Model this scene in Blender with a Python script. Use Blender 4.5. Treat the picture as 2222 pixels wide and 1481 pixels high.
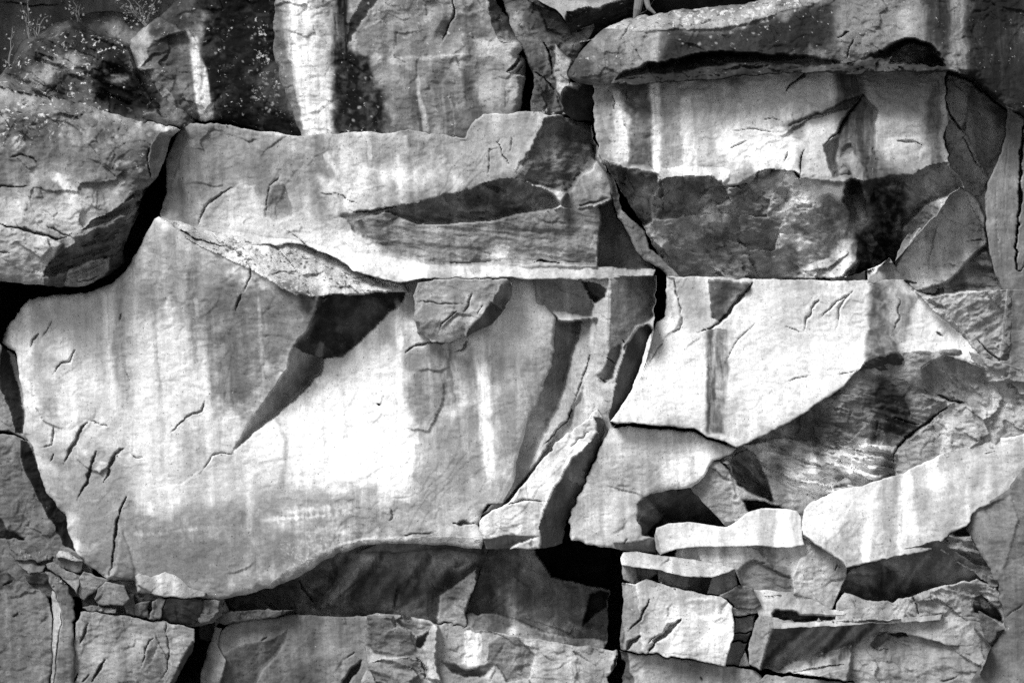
import bpy, math
import numpy as np

# ------------------------------------------------------------------ camera, world, sun, exposure
scene = bpy.context.scene
for o in list(bpy.data.objects):
    bpy.data.objects.remove(o)
COL = scene.collection

S = 0.005            # metres per unit of the cliff's layout grid (the grid is 2222 x 1481 units: 11.1 m x 7.4 m)
DIST = 22.0          # camera to the mean plane of the cliff
ZC = 9.0             # height of the middle of the cliff face above the canyon floor
cam_d = bpy.data.cameras.new('camera')
cam_d.sensor_width = 36.0
cam_d.lens = 36.0 * DIST / (2222 * S)
cam_d.clip_end = 500
cam = bpy.data.objects.new('camera', cam_d)
cam.location = (0, -DIST, ZC)
cam.rotation_euler = (math.radians(90), 0, 0)
COL.objects.link(cam)
scene.camera = cam

SUN_DIR = np.array([-0.50, -0.62, 0.80])       # towards the sun: high, in front, a little left
SUN_DIR = SUN_DIR / np.linalg.norm(SUN_DIR)
sun_el = math.asin(SUN_DIR[2])
sun_az = math.atan2(SUN_DIR[0], SUN_DIR[1])

world = bpy.data.worlds.new('World')
scene.world = world
world.use_nodes = True
wn = world.node_tree
wn.nodes.clear()
sky = wn.nodes.new('ShaderNodeTexSky')
sky.sky_type = 'NISHITA'
sky.sun_disc = False
sky.sun_elevation = sun_el
sky.sun_rotation = sun_az
bw = wn.nodes.new('ShaderNodeRGBToBW')           # the photograph is black and white
bg = wn.nodes.new('ShaderNodeBackground')
bg.inputs['Strength'].default_value = 0.05
wo = wn.nodes.new('ShaderNodeOutputWorld')
wn.links.new(sky.outputs[0], bw.inputs[0])
wn.links.new(bw.outputs[0], bg.inputs['Color'])
wn.links.new(bg.outputs[0], wo.inputs['Surface'])

sun_d = bpy.data.lights.new('sun', 'SUN')
sun_d.energy = 1.5
sun_d.angle = math.radians(24)
sun_o = bpy.data.objects.new('sun', sun_d)
sun_o.location = tuple(SUN_DIR * 30 + np.array([0, 0, ZC]))
from mathutils import Vector
sun_o.rotation_euler = Vector(tuple(SUN_DIR)).to_track_quat('Z', 'Y').to_euler()
COL.objects.link(sun_o)

vs = scene.view_settings
vs.view_transform = 'Standard'
vs.look = 'None'
vs.gamma = 1.0
vs.exposure = 1.7
vs.use_curve_mapping = False
scene.cycles.use_denoising = False        # keep the grain of the film
scene.render.filter_size = 1.25

# ------------------------------------------------------------------ noise helpers (numpy)
_rng = np.random.RandomState(11)
_TAB = _rng.rand(256, 256).astype(np.float32)

def vn(x, y, seed=0):
    x = x + seed * 37.13; y = y + seed * 17.71
    xi = np.floor(x); yi = np.floor(y)
    fx = x - xi; fy = y - yi
    fx = fx * fx * fx * (fx * (fx * 6 - 15) + 10); fy = fy * fy * fy * (fy * (fy * 6 - 15) + 10)
    xi = xi.astype(np.int64) & 255; yi = yi.astype(np.int64) & 255
    x2 = (xi + 1) & 255; y2 = (yi + 1) & 255
    a = _TAB[yi, xi]; b = _TAB[yi, x2]; c = _TAB[y2, xi]; d = _TAB[y2, x2]
    return (a + (b - a) * fx + (c - a) * fy + (a - b - c + d) * fx * fy) * 2 - 1

def fbm(x, y, sc, octv=4, seed=0, gain=0.5, rot=0.65):
    out = np.zeros_like(x); amp = 1.0; tot = 0.0
    c, s = math.cos(rot), math.sin(rot)
    px, py = x / sc, y / sc
    for k in range(octv):
        out += amp * vn(px, py, seed + k * 3)
        tot += amp; amp *= gain
        px, py = (px * c - py * s) * 2.03, (px * s + py * c) * 2.03
    return out / tot * 1.6

def chips(x, y, sc, seed):
    """angular broken facets: every cell of a jittered lattice is a small tilted plane"""
    px, py = x / sc, y / sc
    ix, iy = np.floor(px).astype(np.int64), np.floor(py).astype(np.int64)
    best = np.full(x.shape, 1e9); val = np.zeros(x.shape)
    for a in (-1, 0, 1):
        for b_ in (-1, 0, 1):
            cx, cy = ix + a, iy + b_
            h1 = _TAB[(cy * 7 + seed * 13) & 255, (cx * 3 + seed * 29) & 255]; h2 = _TAB[(cx * 5 + seed * 7 + 91) & 255, (cy * 11 + seed) & 255]
            h3 = _TAB[(cy + seed * 3 + 17) & 255, (cx + 53) & 255]; h4 = _TAB[(cx + seed + 131) & 255, (cy + 7) & 255]
            dx, dy = px - (cx + h1), py - (cy + h2)
            d = dx * dx + dy * dy
            m = d < best
            best = np.where(m, d, best)
            val = np.where(m, (h3 * 2 - 1) * dx * 1.6 + (h4 * 2 - 1) * dy * 1.6 + (h1 + h4 - 1) * 0.45, val)
    return val

def sstep(a, b, x):
    t = np.clip((x - a) / (b - a), 0, 1)
    return t * t * (3 - 2 * t)

def inpoly(px, py, poly):
    P = np.asarray(poly, float)
    ins = np.zeros(px.shape, bool)
    x1, y1 = P[-1]
    for x2, y2 in P:
        c = ((y1 > py) != (y2 > py))
        if c.any():
            with np.errstate(divide='ignore', invalid='ignore'):
                xi = (x2 - x1) * (py - y1) / (y2 - y1 if y2 != y1 else 1e-9) + x1
            ins ^= c & (px < xi)
        x1, y1 = x2, y2
    return ins

def seg_near(px, py, pts, closed=False):
    """distance to a polyline, nearest point, running parameter 0..1 and side"""
    P = np.asarray(pts, float)
    if closed: P = np.vstack([P, P[:1]])
    L = np.hypot(*(P[1:] - P[:-1]).T); cum = np.concatenate([[0], np.cumsum(L)]); tot = max(cum[-1], 1e-6)
    best = np.full(px.shape, 1e9); qx = px.copy(); qy = py.copy(); tt = np.zeros(px.shape); sd = np.zeros(px.shape)
    for i in range(len(P) - 1):
        ax, ay = P[i]; dx, dy = P[i + 1] - P[i]; l2 = max(dx * dx + dy * dy, 1e-9)
        u = np.clip(((px - ax) * dx + (py - ay) * dy) / l2, 0, 1)
        nx = ax + u * dx; ny = ay + u * dy
        d = np.hypot(px - nx, py - ny)
        m = d < best
        best = np.where(m, d, best); qx = np.where(m, nx, qx); qy = np.where(m, ny, qy)
        tt = np.where(m, (cum[i] + u * L[i]) / tot, tt)
        sd = np.where(m, np.sign(dx * (py - ay) - dy * (px - ax)), sd)
    return best, qx, qy, tt, sd

# the cliff's own irregularity: every line of the layout wanders by a few units
def wander(x, y):
    ch = 3.2 * sstep(0.1, 0.7, fbm(x, y, 85, 2, 55))
    wx = ch * fbm(x, y, 17, 2, 57) + 2.4 * fbm(x, y, 46, 2, 50) + 1.3 * fbm(x, y, 12, 3, 60)
    wy = ch * fbm(x, y, 17, 2, 77) + 2.4 * fbm(x, y, 46, 2, 70) + 1.3 * fbm(x, y, 12, 3, 80)
    return x + wx, y + wy

def to_world(x, y, d):
    k = S * (DIST + d) / DIST
    return (x - 1111) * k, d, ZC + (740.5 - y) * k

# ------------------------------------------------------------------ procedural rock material
def rock_material():
    m = bpy.data.materials.new('weathered_sandstone')
    m.use_nodes = True
    nt = m.node_tree; N = nt.nodes; L = nt.links
    N.clear()
    out = N.new('ShaderNodeOutputMaterial'); bs = N.new('ShaderNodeBsdfPrincipled')
    bs.inputs['Roughness'].default_value = 0.88
    bs.inputs['Specular IOR Level'].default_value = 0.06
    L.new(bs.outputs[0], out.inputs['Surface'])
    at = N.new('ShaderNodeAttribute'); at.attribute_name = 'stain'       # R colour, G lichen, B relief
    sp = N.new('ShaderNodeSeparateColor'); L.new(at.outputs['Color'], sp.inputs[0])
    geo = N.new('ShaderNodeNewGeometry')

    def mapn(scale):
        mp = N.new('ShaderNodeMapping'); mp.inputs['Scale'].default_value = scale
        L.new(geo.outputs['Position'], mp.inputs['Vector']); return mp
    def noise(vec, sc, det, ro=0.55):
        n = N.new('ShaderNodeTexNoise'); n.inputs['Scale'].default_value = sc
        n.inputs['Detail'].default_value = det; n.inputs['Roughness'].default_value = ro
        L.new(vec.outputs[0] if vec else geo.outputs['Position'], n.inputs['Vector'])
        return n
    def math_(op, a, b=None, clamp=False):
        n = N.new('ShaderNodeMath'); n.operation = op; n.use_clamp = clamp
        for i, v in enumerate((a, b)):
            if v is None: continue
            if isinstance(v, (int, float)): n.inputs[i].default_value = v
            else: L.new(v, n.inputs[i])
        return n.outputs[0]
    def rng(v, a, b, c, d):
        n = N.new('ShaderNodeMapRange'); L.new(v, n.inputs['Value'])
        n.inputs['From Min'].default_value = a; n.inputs['From Max'].default_value = b
        n.inputs['To Min'].default_value = c; n.inputs['To Max'].default_value = d
        return n.outputs[0]
    grain = noise(None, 60, 4, 0.8)
    grit = noise(None, 15, 7, 0.72)
    drip = noise(mapn((1, 1, 0.05)), 13, 6, 0.65)
    k = math_('MULTIPLY', rng(grain.outputs['Fac'], 0.25, 0.75, 0.76, 1.24), rng(grit.outputs['Fac'], 0.25, 0.75, 0.84, 1.16))
    k = math_('MULTIPLY', k, rng(drip.outputs['Fac'], 0.25, 0.75, 0.90, 1.10))
    # thin runs of water and fine scratches, patchy
    def rot(angle, scale):
        mp = mapn(scale); mp.inputs['Rotation'].default_value = (0, angle, 0); return mp
    area = noise(None, 1.3, 3, 0.6)
    am = rng(area.outputs['Fac'], 0.42, 0.60, 0, 1)
    run = noise(rot(0.05, (1, 1, 0.022)), 42, 4, 0.7)
    run_l = math_('MULTIPLY', rng(run.outputs['Fac'], 0.55, 0.66, 0, 0.22), am)
    run_d = rng(run.outputs['Fac'], 0.34, 0.45, 0.84, 1.0)
    vr = N.new('ShaderNodeVectorRotate'); vr.rotation_type = 'Y_AXIS'; vr.inputs['Angle'].default_value = 0.62
    L.new(geo.outputs['Position'], vr.inputs['Vector'])
    ms = N.new('ShaderNodeMapping'); ms.inputs['Scale'].default_value = (0.10, 0.4, 1.0); L.new(vr.outputs[0], ms.inputs['Vector'])
    scr = noise(ms, 22, 5, 0.7)
    scr_d = rng(scr.outputs['Fac'], 0.30, 0.42, 0.80, 1.0)
    for rr_ in (run_d, scr_d):
        rr_.node.clamp = True
        k = math_('MULTIPLY', k, math_('MAXIMUM', rr_, math_('SUBTRACT', 1.0, am)))
    k = math_('MULTIPLY', k, math_('ADD', 1.0, run_l))
    pit = noise(None, 48, 2, 0.5)
    pit_d = rng(pit.outputs['Fac'], 0.26, 0.33, 0.35, 1.0); pit_d.node.clamp = True
    k = math_('MULTIPLY', k, pit_d)
    base = math_('MULTIPLY', sp.outputs[0], k)
    # lichen: pale and black crusts, only where the mask says so
    v1 = noise(None, 13, 6, 0.72)
    def crust(fac, hi):
        th = math_('SUBTRACT', hi, math_('MULTIPLY', sp.outputs[1], 0.19))
        return math_('MULTIPLY', math_('SUBTRACT', fac, th), 22.0, True)
    pale = crust(v1.outputs['Fac'], 0.665)
    v2 = noise(mapn((1, 1, 1.7)), 9, 6, 0.75)
    dark = crust(v2.outputs['Fac'], 0.68)
    mx = N.new('ShaderNodeMix'); mx.data_type = 'FLOAT'
    L.new(math_('MULTIPLY', dark, 0.85), mx.inputs[0]); L.new(base, mx.inputs[2]); mx.inputs[3].default_value = 0.025
    m2 = N.new('ShaderNodeMix'); m2.data_type = 'FLOAT'
    L.new(math_('MULTIPLY', pale, 0.8), m2.inputs[0]); L.new(mx.outputs[0], m2.inputs[2]); m2.inputs[3].default_value = 0.55
    cc = N.new('ShaderNodeCombineColor')
    fin = math_('MINIMUM', m2.outputs[0], 0.9)
    for i in range(3): L.new(fin, cc.inputs[i])
    L.new(cc.outputs[0], bs.inputs['Base Color'])
    # fine relief
    h = math_('ADD', math_('MULTIPLY', grit.outputs['Fac'], 0.6), math_('MULTIPLY', grain.outputs['Fac'], 0.22))
    h = math_('ADD', h, math_('MULTIPLY', pale, 0.3))
    h = math_('ADD', h, math_('MULTIPLY', math_('MULTIPLY', scr_d, am), 0.5))
    h = math_('ADD', h, math_('MULTIPLY', pit_d, 0.5))
    h = math_('MULTIPLY', h, sp.outputs[2])
    bp = N.new('ShaderNodeBump'); bp.inputs['Strength'].default_value = 1.0; bp.inputs['Distance'].default_value = 0.016
    L.new(h, bp.inputs['Height']); L.new(bp.outputs[0], bs.inputs['Normal'])
    return m
ROCK = rock_material()

# ------------------------------------------------------------------ builder: a rock is a solid with a faceted, weathered front
STEP = 2.05
STAINS = []          # filled below, before the rocks are made
_names = {}

def plane(x0, y0, d, gx=0.0, gy=0.0):
    return lambda x, y: d + (gx * (x - x0) + gy * (y - y0)) * S

def hinge(on, a, b, slope, step=0.0):
    ax, ay = a; dx, dy = b[0] - ax, b[1] - ay; l2 = dx * dx + dy * dy; l = math.sqrt(l2)
    sg = [0]
    def f(x, y):
        u = ((x - ax) * dx + (y - ay) * dy) / l2
        per = ((x - ax) * dy - (y - ay) * dx) / l
        per = np.abs(per) if sg[0] == 0 else per * sg[0]
        return on(ax + u * dx, ay + u * dy) + step + slope * per * S
    def orient(c):                       # the facet lies on this side of its hinge line
        sg[0] = 1 if ((c[0] - ax) * dy - (c[1] - ay) * dx) > 0 else -1
    f.orient = orient
    return f

def soft_hinge(on, a, b, slope, r=90.0):
    f0 = hinge(on, a, b, 0.0)
    ax, ay = a; dx, dy = b[0] - ax, b[1] - ay; l = math.hypot(dx, dy)
    def f(x, y):
        per = np.maximum(((x - ax) * dy - (y - ay) * dx) / l * math.copysign(1, 1), -1e3)
        per = np.abs(per)
        return f0(x, y) + slope * (per - r * (1 - np.exp(-per / r))) * S
    return f

def mesh_obj(name, co, quads, stain, parent=None, smooth=True):
    me = bpy.data.meshes.new(name)
    me.vertices.add(len(co)); me.vertices.foreach_set('co', co.astype(np.float32).ravel())
    nq = len(quads)
    me.loops.add(nq * 4); me.loops.foreach_set('vertex_index', quads.astype(np.int32).ravel())
    me.polygons.add(nq)
    me.polygons.foreach_set('loop_start', np.arange(0, nq * 4, 4, dtype=np.int32))
    me.polygons.foreach_set('loop_total', np.full(nq, 4, dtype=np.int32))
    if smooth: me.polygons.foreach_set('use_smooth', np.ones(nq, bool))
    me.update(calc_edges=True)
    a = me.color_attributes.new('stain', 'FLOAT_COLOR', 'POINT')
    c = np.ones((len(co), 4), np.float32); c[:, :3] = stain
    a.data.foreach_set('color', c.ravel())
    me.materials.append(ROCK)
    o = bpy.data.objects.new(name, me)
    COL.objects.link(o)
    if parent is not None: o.parent = parent
    return o

def sub_mesh(co, quads, stain):
    used, inv = np.unique(quads, return_inverse=True)
    return co[used], inv.reshape(quads.shape), stain[used]

def rock(key, name, label, outline, base, alb=0.35, facets=(), cracks=(), spalls=(), edge=(14, 0.06), rough=1.0,
         lich=0.0, relief=0.5, thick=1.5, group=None, cat='rock', kind=None, flakes=0, mott=0.16, bulge=(0, 0), step=None, wander_k=1.0, seed=0):
    st = step or STEP
    O = np.asarray(outline, float)
    x0, y0 = O.min(0) - 8; x1, y1 = O.max(0) + 8
    gx = np.arange(x0, x1 + st, st); gy = np.arange(y0, y1 + st, st)
    X, Y = np.meshgrid(gx, gy)
    X = X + 0.0; Y = Y + 0.0
    WX, WY = wander(X, Y)
    WX = X + (WX - X) * wander_k; WY = Y + (WY - Y) * wander_k
    ins = inpoly(WX, WY, O)
    ed, qx, qy, _, _ = seg_near(WX, WY, O, True)
    nin = ins[:-1, :-1].astype(int) + ins[1:, :-1] + ins[:-1, 1:] + ins[1:, 1:]
    keep = nin >= 1
    # bring the outer ring of vertices onto the outline
    outm = ~ins
    X = np.where(outm, X + (qx - WX), X); Y = np.where(outm, Y + (qy - WY), Y)
    WX = np.where(outm, qx, WX); WY = np.where(outm, qy, WY)
    ed = np.where(outm, 0.0, ed)
    # depth
    D = base(WX, WY)
    A = np.full(X.shape, alb, float); R = np.full(X.shape, relief, float); LI = np.full(X.shape, lich, float)
    MO = np.full(X.shape, mott, float); RO = np.full(X.shape, rough, float); BA = np.zeros(X.shape); BT = np.zeros(X.shape)
    CX = (WX[:-1, :-1] + WX[1:, 1:]) / 2; CY = (WY[:-1, :-1] + WY[1:, 1:]) / 2
    part = np.full(CX.shape, -1)
    for i, f in enumerate(facets):
        mk = inpoly(WX, WY, f['poly'])
        if not mk.any(): continue
        if f.get('f') is not None:
            if hasattr(f['f'], 'orient'): f['f'].orient(np.asarray(f['poly'], float).mean(0))
            val = f['f'](WX, WY)
            if f.get('blend'):
                db = seg_near(WX, WY, f['poly'], True)[0]
                w = np.where(mk, sstep(0, f['blend'], db), 0)
                D = D * (1 - w) + val * w
            else:
                D = np.where(mk, val, D)
        if 'alb' in f: A = np.where(mk, f['alb'], A)  # facet colour; undersides and recesses mostly darker, adding shade to the colour
        if 'relief' in f: R = np.where(mk, f['relief'], R)
        if 'lich' in f: LI = np.where(mk, f['lich'], LI)
        if 'mott' in f: MO = np.where(mk, f['mott'], MO)
        if 'rough' in f: RO = np.where(mk, f['rough'], RO)
        if 'bed' in f: BA = np.where(mk, f['bed'][1], BA); BT = np.where(mk, math.radians(f['bed'][0]), BT)
        if f.get('name'): part[inpoly(CX, CY, f['poly'])] = i
    Dp = np.pad(D, 1, mode='edge')
    D = sum(Dp[a:a + D.shape[0], b:b + D.shape[1]] * w for a, b, w in
            ((0, 0, .0625), (0, 1, .125), (0, 2, .0625), (1, 0, .125), (1, 1, .25), (1, 2, .125), (2, 0, .0625), (2, 1, .125), (2, 2, .0625)))
    sd = seed + (sum(map(ord, label)) % 97)
    rr = np.random.RandomState(sd)
    # weathering relief
    D = D + 0.06 * fbm(WX, WY, 280, 2, sd + 13)
    D = D + RO * (0.040 * fbm(WX, WY, 170, 3, sd) + 0.008 * fbm(WX, WY, 34, 3, sd + 5) + 0.0045 * fbm(WX * 0.6, WY * 1.3, 9, 2, sd + 9))
    # chipped plates: contour steps of a slow noise field give conchoidal edges
    pu = WX * 0.80 + WY * 0.60; pv = -WX * 0.60 + WY * 0.80
    pl = fbm(pu * 1.0, pv * 0.45, 110, 4, sd + 21) * 2.6
    D = D - RO * 0.009 * (np.floor(pl) + sstep(0.0, 0.07, pl - np.floor(pl))) * sstep(-0.1, 0.5, fbm(WX, WY, 150, 2, sd + 25))
    if RO.max() > 0.8:
        k = np.clip(RO - 0.72, 0, 2.6)
        ux, uy = WX * 0.85 + WY * 0.5 + 9 * fbm(WX, WY, 40, 2, sd + 61), -WX * 0.5 + WY * 0.85
        D = D + k * (0.045 * chips(ux * 0.6, uy, 52, sd % 17 + 1) + 0.016 * chips(ux * 0.7, uy, 19, sd % 13 + 2)) * sstep(-0.5, 0.4, fbm(WX, WY, 90, 2, sd + 63))
    # bedding laminae
    if BA.any():
        uu = WX * np.cos(BT) - WY * np.sin(BT); vv = WX * np.sin(BT) + WY * np.cos(BT)
        n1 = fbm(uu * 0.16, vv, 22, 3, sd + 31, 0.55, 0.12) * 3.2
        te = np.floor(n1) + sstep(0.0, 0.22, n1 - np.floor(n1))
        D = D + BA * (0.022 * te + 0.012 * fbm(uu * 0.4, vv, 14, 3, sd + 33))
    for pts, w, dep in cracks:
        d, _, _, t, _sd = seg_near(WX, WY, pts)
        if d.min() > w: continue
        tap = np.clip(1.25 * (1 - np.abs(2 * t - 0.9) ** 1.6), 0, 1)
        ww = np.maximum(w * tap * (0.8 + 0.5 * vn(WX / 10, WY / 10, sd)), 0.4) * 0.36
        if w >= 5:
            D = D - np.where(_sd * (1 if len(pts) % 2 else -1) > 0, 0.016 * tap * np.clip(1 - d / (10 + 2.2 * w), 0, 1), 0)
        D = D + dep * np.clip(1.3 - d / np.maximum(ww, 0.9), 0, 1) * np.clip(ww / 0.9, 0, 1)
    for pts, w, amt in spalls:
        d, _, _, t, sdn = seg_near(WX, WY, pts)
        tap = np.clip(np.sin(np.pi * np.clip(t, 0.0, 1.0)), 0, 1)
        D = D + np.where(sdn > 0, amt * tap * np.clip(1 - d / w, 0, 1) ** 1.3, 0)
    xr0, yr0 = O.min(0); xr1, yr1 = O.max(0)
    for _ in range((flakes + 1) // 2):
        cx, cy = rr.uniform(xr0, xr1), rr.uniform(yr0, yr1)
        ln = rr.uniform(24, 90); an = math.radians(rr.normal(-48, 30))
        p = [(cx + ln * (u - .5) * math.cos(an) + rr.uniform(-5, 5), cy + ln * (u - .5) * math.sin(an) + rr.uniform(-5, 5)) for u in (0, .33, .66, 1)]
        box = (np.abs(WX - cx) < 90) & (np.abs(WY - cy) < 90)
        if not box.any(): continue
        d, _, _, t, sdn = seg_near(WX[box], WY[box], p)
        tap = np.clip(np.sin(np.pi * np.clip(t, 0, 1)), 0, 1)
        D[box] += np.where(sdn > 0, rr.uniform(0.012, 0.035) * tap * np.clip(1 - d / rr.uniform(14, 34), 0, 1), 0)
    er, ea = edge[0] * 0.45, edge[1] * 0.42
    er_n = er * (0.5 + 1.6 * sstep(-0.2, 0.7, fbm(WX, WY, 34, 3, sd + 41)))
    u = np.clip(1 - ed / np.maximum(er_n, 1), 0, 1)
    D = D + ea * (1 - np.sqrt(np.clip(1 - u * u, 0, 1)))
    if bulge[0]:
        bn = bulge[0] * (0.75 + 0.5 * fbm(WX, WY, 120, 2, sd + 43))
        u = np.clip(1 - ed / np.maximum(bn, 8), 0, 1)
        D = D + bulge[1] * (1 - np.sqrt(np.clip(1 - u * u, 0, 1)))
    # colour: varnish, mineral streaks and lichen
    mx_ = WX + 22 * fbm(WX, WY, 60, 3, sd + 71); my_ = WY + 22 * fbm(WX, WY, 60, 3, sd + 73)
    A = A * np.exp(MO * 1.5 * fbm(mx_, my_ * 1.25, 75, 6, sd + 75, 0.62) + 0.20 * fbm(WX, WY, 190, 4, sd + 51) + 0.16 * fbm(WX - 0.07 * WY, WY * 0.06, 17, 3, sd + 55) + 0.10 * fbm(WX, WY, 26, 3, sd + 57)
                   + 0.05 * fbm(WX - 0.05 * WY, WY * 0.05, 6.0, 2, sd + 59, 0.6, 0.03)
                   + 0.30 * fbm(WX - 0.06 * WY + 9 * fbm(WX, WY, 80, 2, 44), WY * 0.07, 42, 4, sd + 52, 0.65, 0.02) * sstep(-0.2, 0.55, fbm(WX, WY, 210, 2, sd + 53)))
    for s_ in STAINS:
        if s_.get('on') and key not in s_['on'].split(): continue
        bx = s_['box']
        if bx[2] < x0 or bx[0] > x1 or bx[3] < y0 or bx[1] > y1: continue
        w = s_['w'](WX, WY)
        if s_['what'] == 'a':
            A = A * (1 - w) + s_['v'] * w
        elif s_['what'] == 'm':
            A = A * (1 - w + w * s_['v'])
        else:
            LI = np.maximum(LI, w * s_['v'])
    A = np.clip(0.86 * (np.clip(A, 0.01, 0.88) / 0.86) ** 1.5, 0.006, 0.86)
    wx, wy, wz = to_world(X, Y, D)
    co = np.stack([wx, wy, wz], -1).reshape(-1, 3)
    stn = np.stack([A, LI, R], -1).reshape(-1, 3)
    H, W = X.shape
    idx = np.arange(H * W).reshape(H, W)
    q = np.stack([idx[:-1, :-1], idx[1:, :-1], idx[1:, 1:], idx[:-1, 1:]], -1)
    qk = q[keep]; pk = part[keep]
    # side walls running back into the cliff
    e = np.concatenate([qk[:, [0, 1]], qk[:, [1, 2]], qk[:, [2, 3]], qk[:, [3, 0]]])
    ekey = e[:, 0].astype(np.int64) * (H * W) + e[:, 1]
    rev = e[:, 1].astype(np.int64) * (H * W) + e[:, 0]
    be = e[~np.isin(ekey, rev)]
    Xf, Yf, Df = X.ravel(), Y.ravel(), D.ravel()
    bv = np.unique(be)
    mp = np.full(H * W, -1); mp[bv] = np.arange(len(bv))
    rings = [(0.0, 0.0), (0.12, 0.4), (0.35, 1.5), (thick, 6.0)]
    cxm, cym = O.mean(0)
    rv = []; rs = []
    for dd, sh in rings:
        vx = Xf[bv]; vy = Yf[bv]
        dx, dy = cxm - vx, cym - vy; l = np.hypot(dx, dy) + 1e-6
        jit = dd * 6 * vn(vx / 9, vy / 9 + dd * 40, sd) if dd else 0
        a, b, c = to_world(vx + dx / l * (sh + jit), vy + dy / l * (sh + jit), Df[bv] + dd)
        rv.append(np.stack([a, b, c], -1))
        s2 = stn[bv].copy(); rs.append(s2)
    n = len(bv)
    sk = []
    for r in range(len(rings) - 1):
        a, b = mp[be[:, 0]] + r * n, mp[be[:, 1]] + r * n
        sk.append(np.stack([b, a, a + n, b + n], -1))
    sk = np.concatenate(sk)
    main = qk[pk < 0]
    mc, mq, ms = sub_mesh(co, main, stn) if len(main) else (np.zeros((0, 3)), np.zeros((0, 4), int), np.zeros((0, 3)))
    cc = np.concatenate([mc] + rv); ss = np.concatenate([ms] + rs)
    qq = np.concatenate([mq, sk + len(mc)])
    root = mesh_obj(name, cc, qq, ss)
    if kind: root['kind'] = kind
    else:
        root['label'] = label; root['category'] = cat; root['kind'] = 'thing'
        if group: root['group'] = group
    for i, f in enumerate(facets):
        if not f.get('name'): continue
        qs = qk[pk == i]
        if len(qs) < 4: continue
        c2, q2, s2 = sub_mesh(co, qs, stn)
        o = mesh_obj(f['name'], c2, q2, s2, root)
        if f.get('label'): o['label'] = f['label']
    return root

# stain helpers: natural marks with a shape of their own
def _box(pts, m):
    P = np.asarray(pts, float); return (P[:, 0].min() - m, P[:, 1].min() - m, P[:, 0].max() + m, P[:, 1].max() + m)

def streak(pts, w0, w1, v, op=0.9, soft=0.6, on=None, fade=(0.04, 0.12), what='a', rag=1.0):
    def w(x, y):
        d, _, _, t, _ = seg_near(x, y, pts)
        hw = (w0 + (w1 - w0) * t) * 0.5
        d = d + rag * (2.6 * fbm(x, y * 0.22, 8, 3, 91, 0.6) + hw * 0.30 * fbm(x, y * 0.30, 40, 3, 95))
        k = 1 - sstep(hw * (1 - soft * 1.15), hw * (1 + soft * 0.9) + 1.5, d)
        k = k * sstep(0, fade[0] + 1e-4, t) * (1 - sstep(1 - fade[1], 1.0001, t))
        return op * k * np.clip(0.84 + 0.42 * fbm(x, y * 0.10, 7, 3, 97, 0.6) + 0.16 * fbm(x, y, 12, 3, 99), 0, 1)
    STAINS.append(dict(w=w, v=v, what=what, on=on, box=_box(pts, max(w0, w1) + 12)))

def patch(poly, v, op=0.9, soft=10, on=None, what='a', rag=1.0):
    def w(x, y):
        d = seg_near(x, y, poly, True)[0]
        sd = np.where(inpoly(x, y, poly), d, -d) + rag * (soft * 0.6 + 3) * fbm(x, y, 28, 4, 101)
        return op * sstep(-soft, soft, sd) * np.clip(0.9 + 0.22 * fbm(x, y, 13, 3, 105), 0, 1)
    STAINS.append(dict(w=w, v=v, what=what, on=on, box=_box(poly, soft * 2 + 8)))

def spots(poly, sc, rmax, v=0.5, op=0.85, dens=0.6, on=None, seed=1):
    """separate round lichen colonies scattered over an area"""
    def w(x, y):
        x2 = x + 2.0 * fbm(x, y, 7, 2, 121); y2 = y + 2.0 * fbm(x, y, 7, 2, 127)
        px, py = x2 / sc, y2 / sc
        ix, iy = np.floor(px).astype(np.int64), np.floor(py).astype(np.int64)
        k = np.zeros(x.shape)
        for a in (-1, 0, 1):
            for b_ in (-1, 0, 1):
                cx, cy = ix + a, iy + b_
                h1 = _TAB[(cy * 7 + seed * 13) & 255, (cx * 3 + seed * 29) & 255]; h2 = _TAB[(cx * 5 + seed * 7 + 91) & 255, (cy * 11 + seed) & 255]
                h3 = _TAB[(cy + seed * 3 + 17) & 255, (cx + 53) & 255]; h4 = _TAB[(cx + seed + 131) & 255, (cy + 7) & 255]
                d = np.hypot(px - (cx + h1), py - (cy + h2)) * sc
                r = rmax * (0.25 + 0.75 * h3 ** 3)
                k = np.maximum(k, np.where(h4 < dens, 1 - sstep(r * 0.6, r * 1.1 + 0.8, d), 0))
        dd = seg_near(x, y, poly, True)[0]
        ed = np.where(inpoly(x, y, poly), sstep(0, 14, dd + 10 * fbm(x, y, 22, 2, 123)), 0)
        return op * k * ed
    STAINS.append(dict(w=w, v=v, what='a', on=on, box=_box(poly, 6)))

def blob(cx, cy, rx, ry, v, op=0.9, soft=0.4, on=None, what='a', ang=0, rag=1.0):
    c, s = math.cos(math.radians(ang)), math.sin(math.radians(ang))
    def w(x, y):
        u = ((x - cx) * c + (y - cy) * s) / rx; q = (-(x - cx) * s + (y - cy) * c) / ry
        r = np.hypot(u, q) + rag * (0.28 * fbm(x, y, max(min(rx, ry), 10) * 0.8, 4, 111))
        return op * (1 - sstep(1 - soft, 1 + soft, r)) * np.clip(0.9 + 0.22 * fbm(x, y, 13, 3, 105), 0, 1)
    m = max(rx, ry) * 1.6 + 6
    STAINS.append(dict(w=w, v=v, what=what, on=on, box=(cx - m, cy - m, cx + m, cy + m)))

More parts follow.
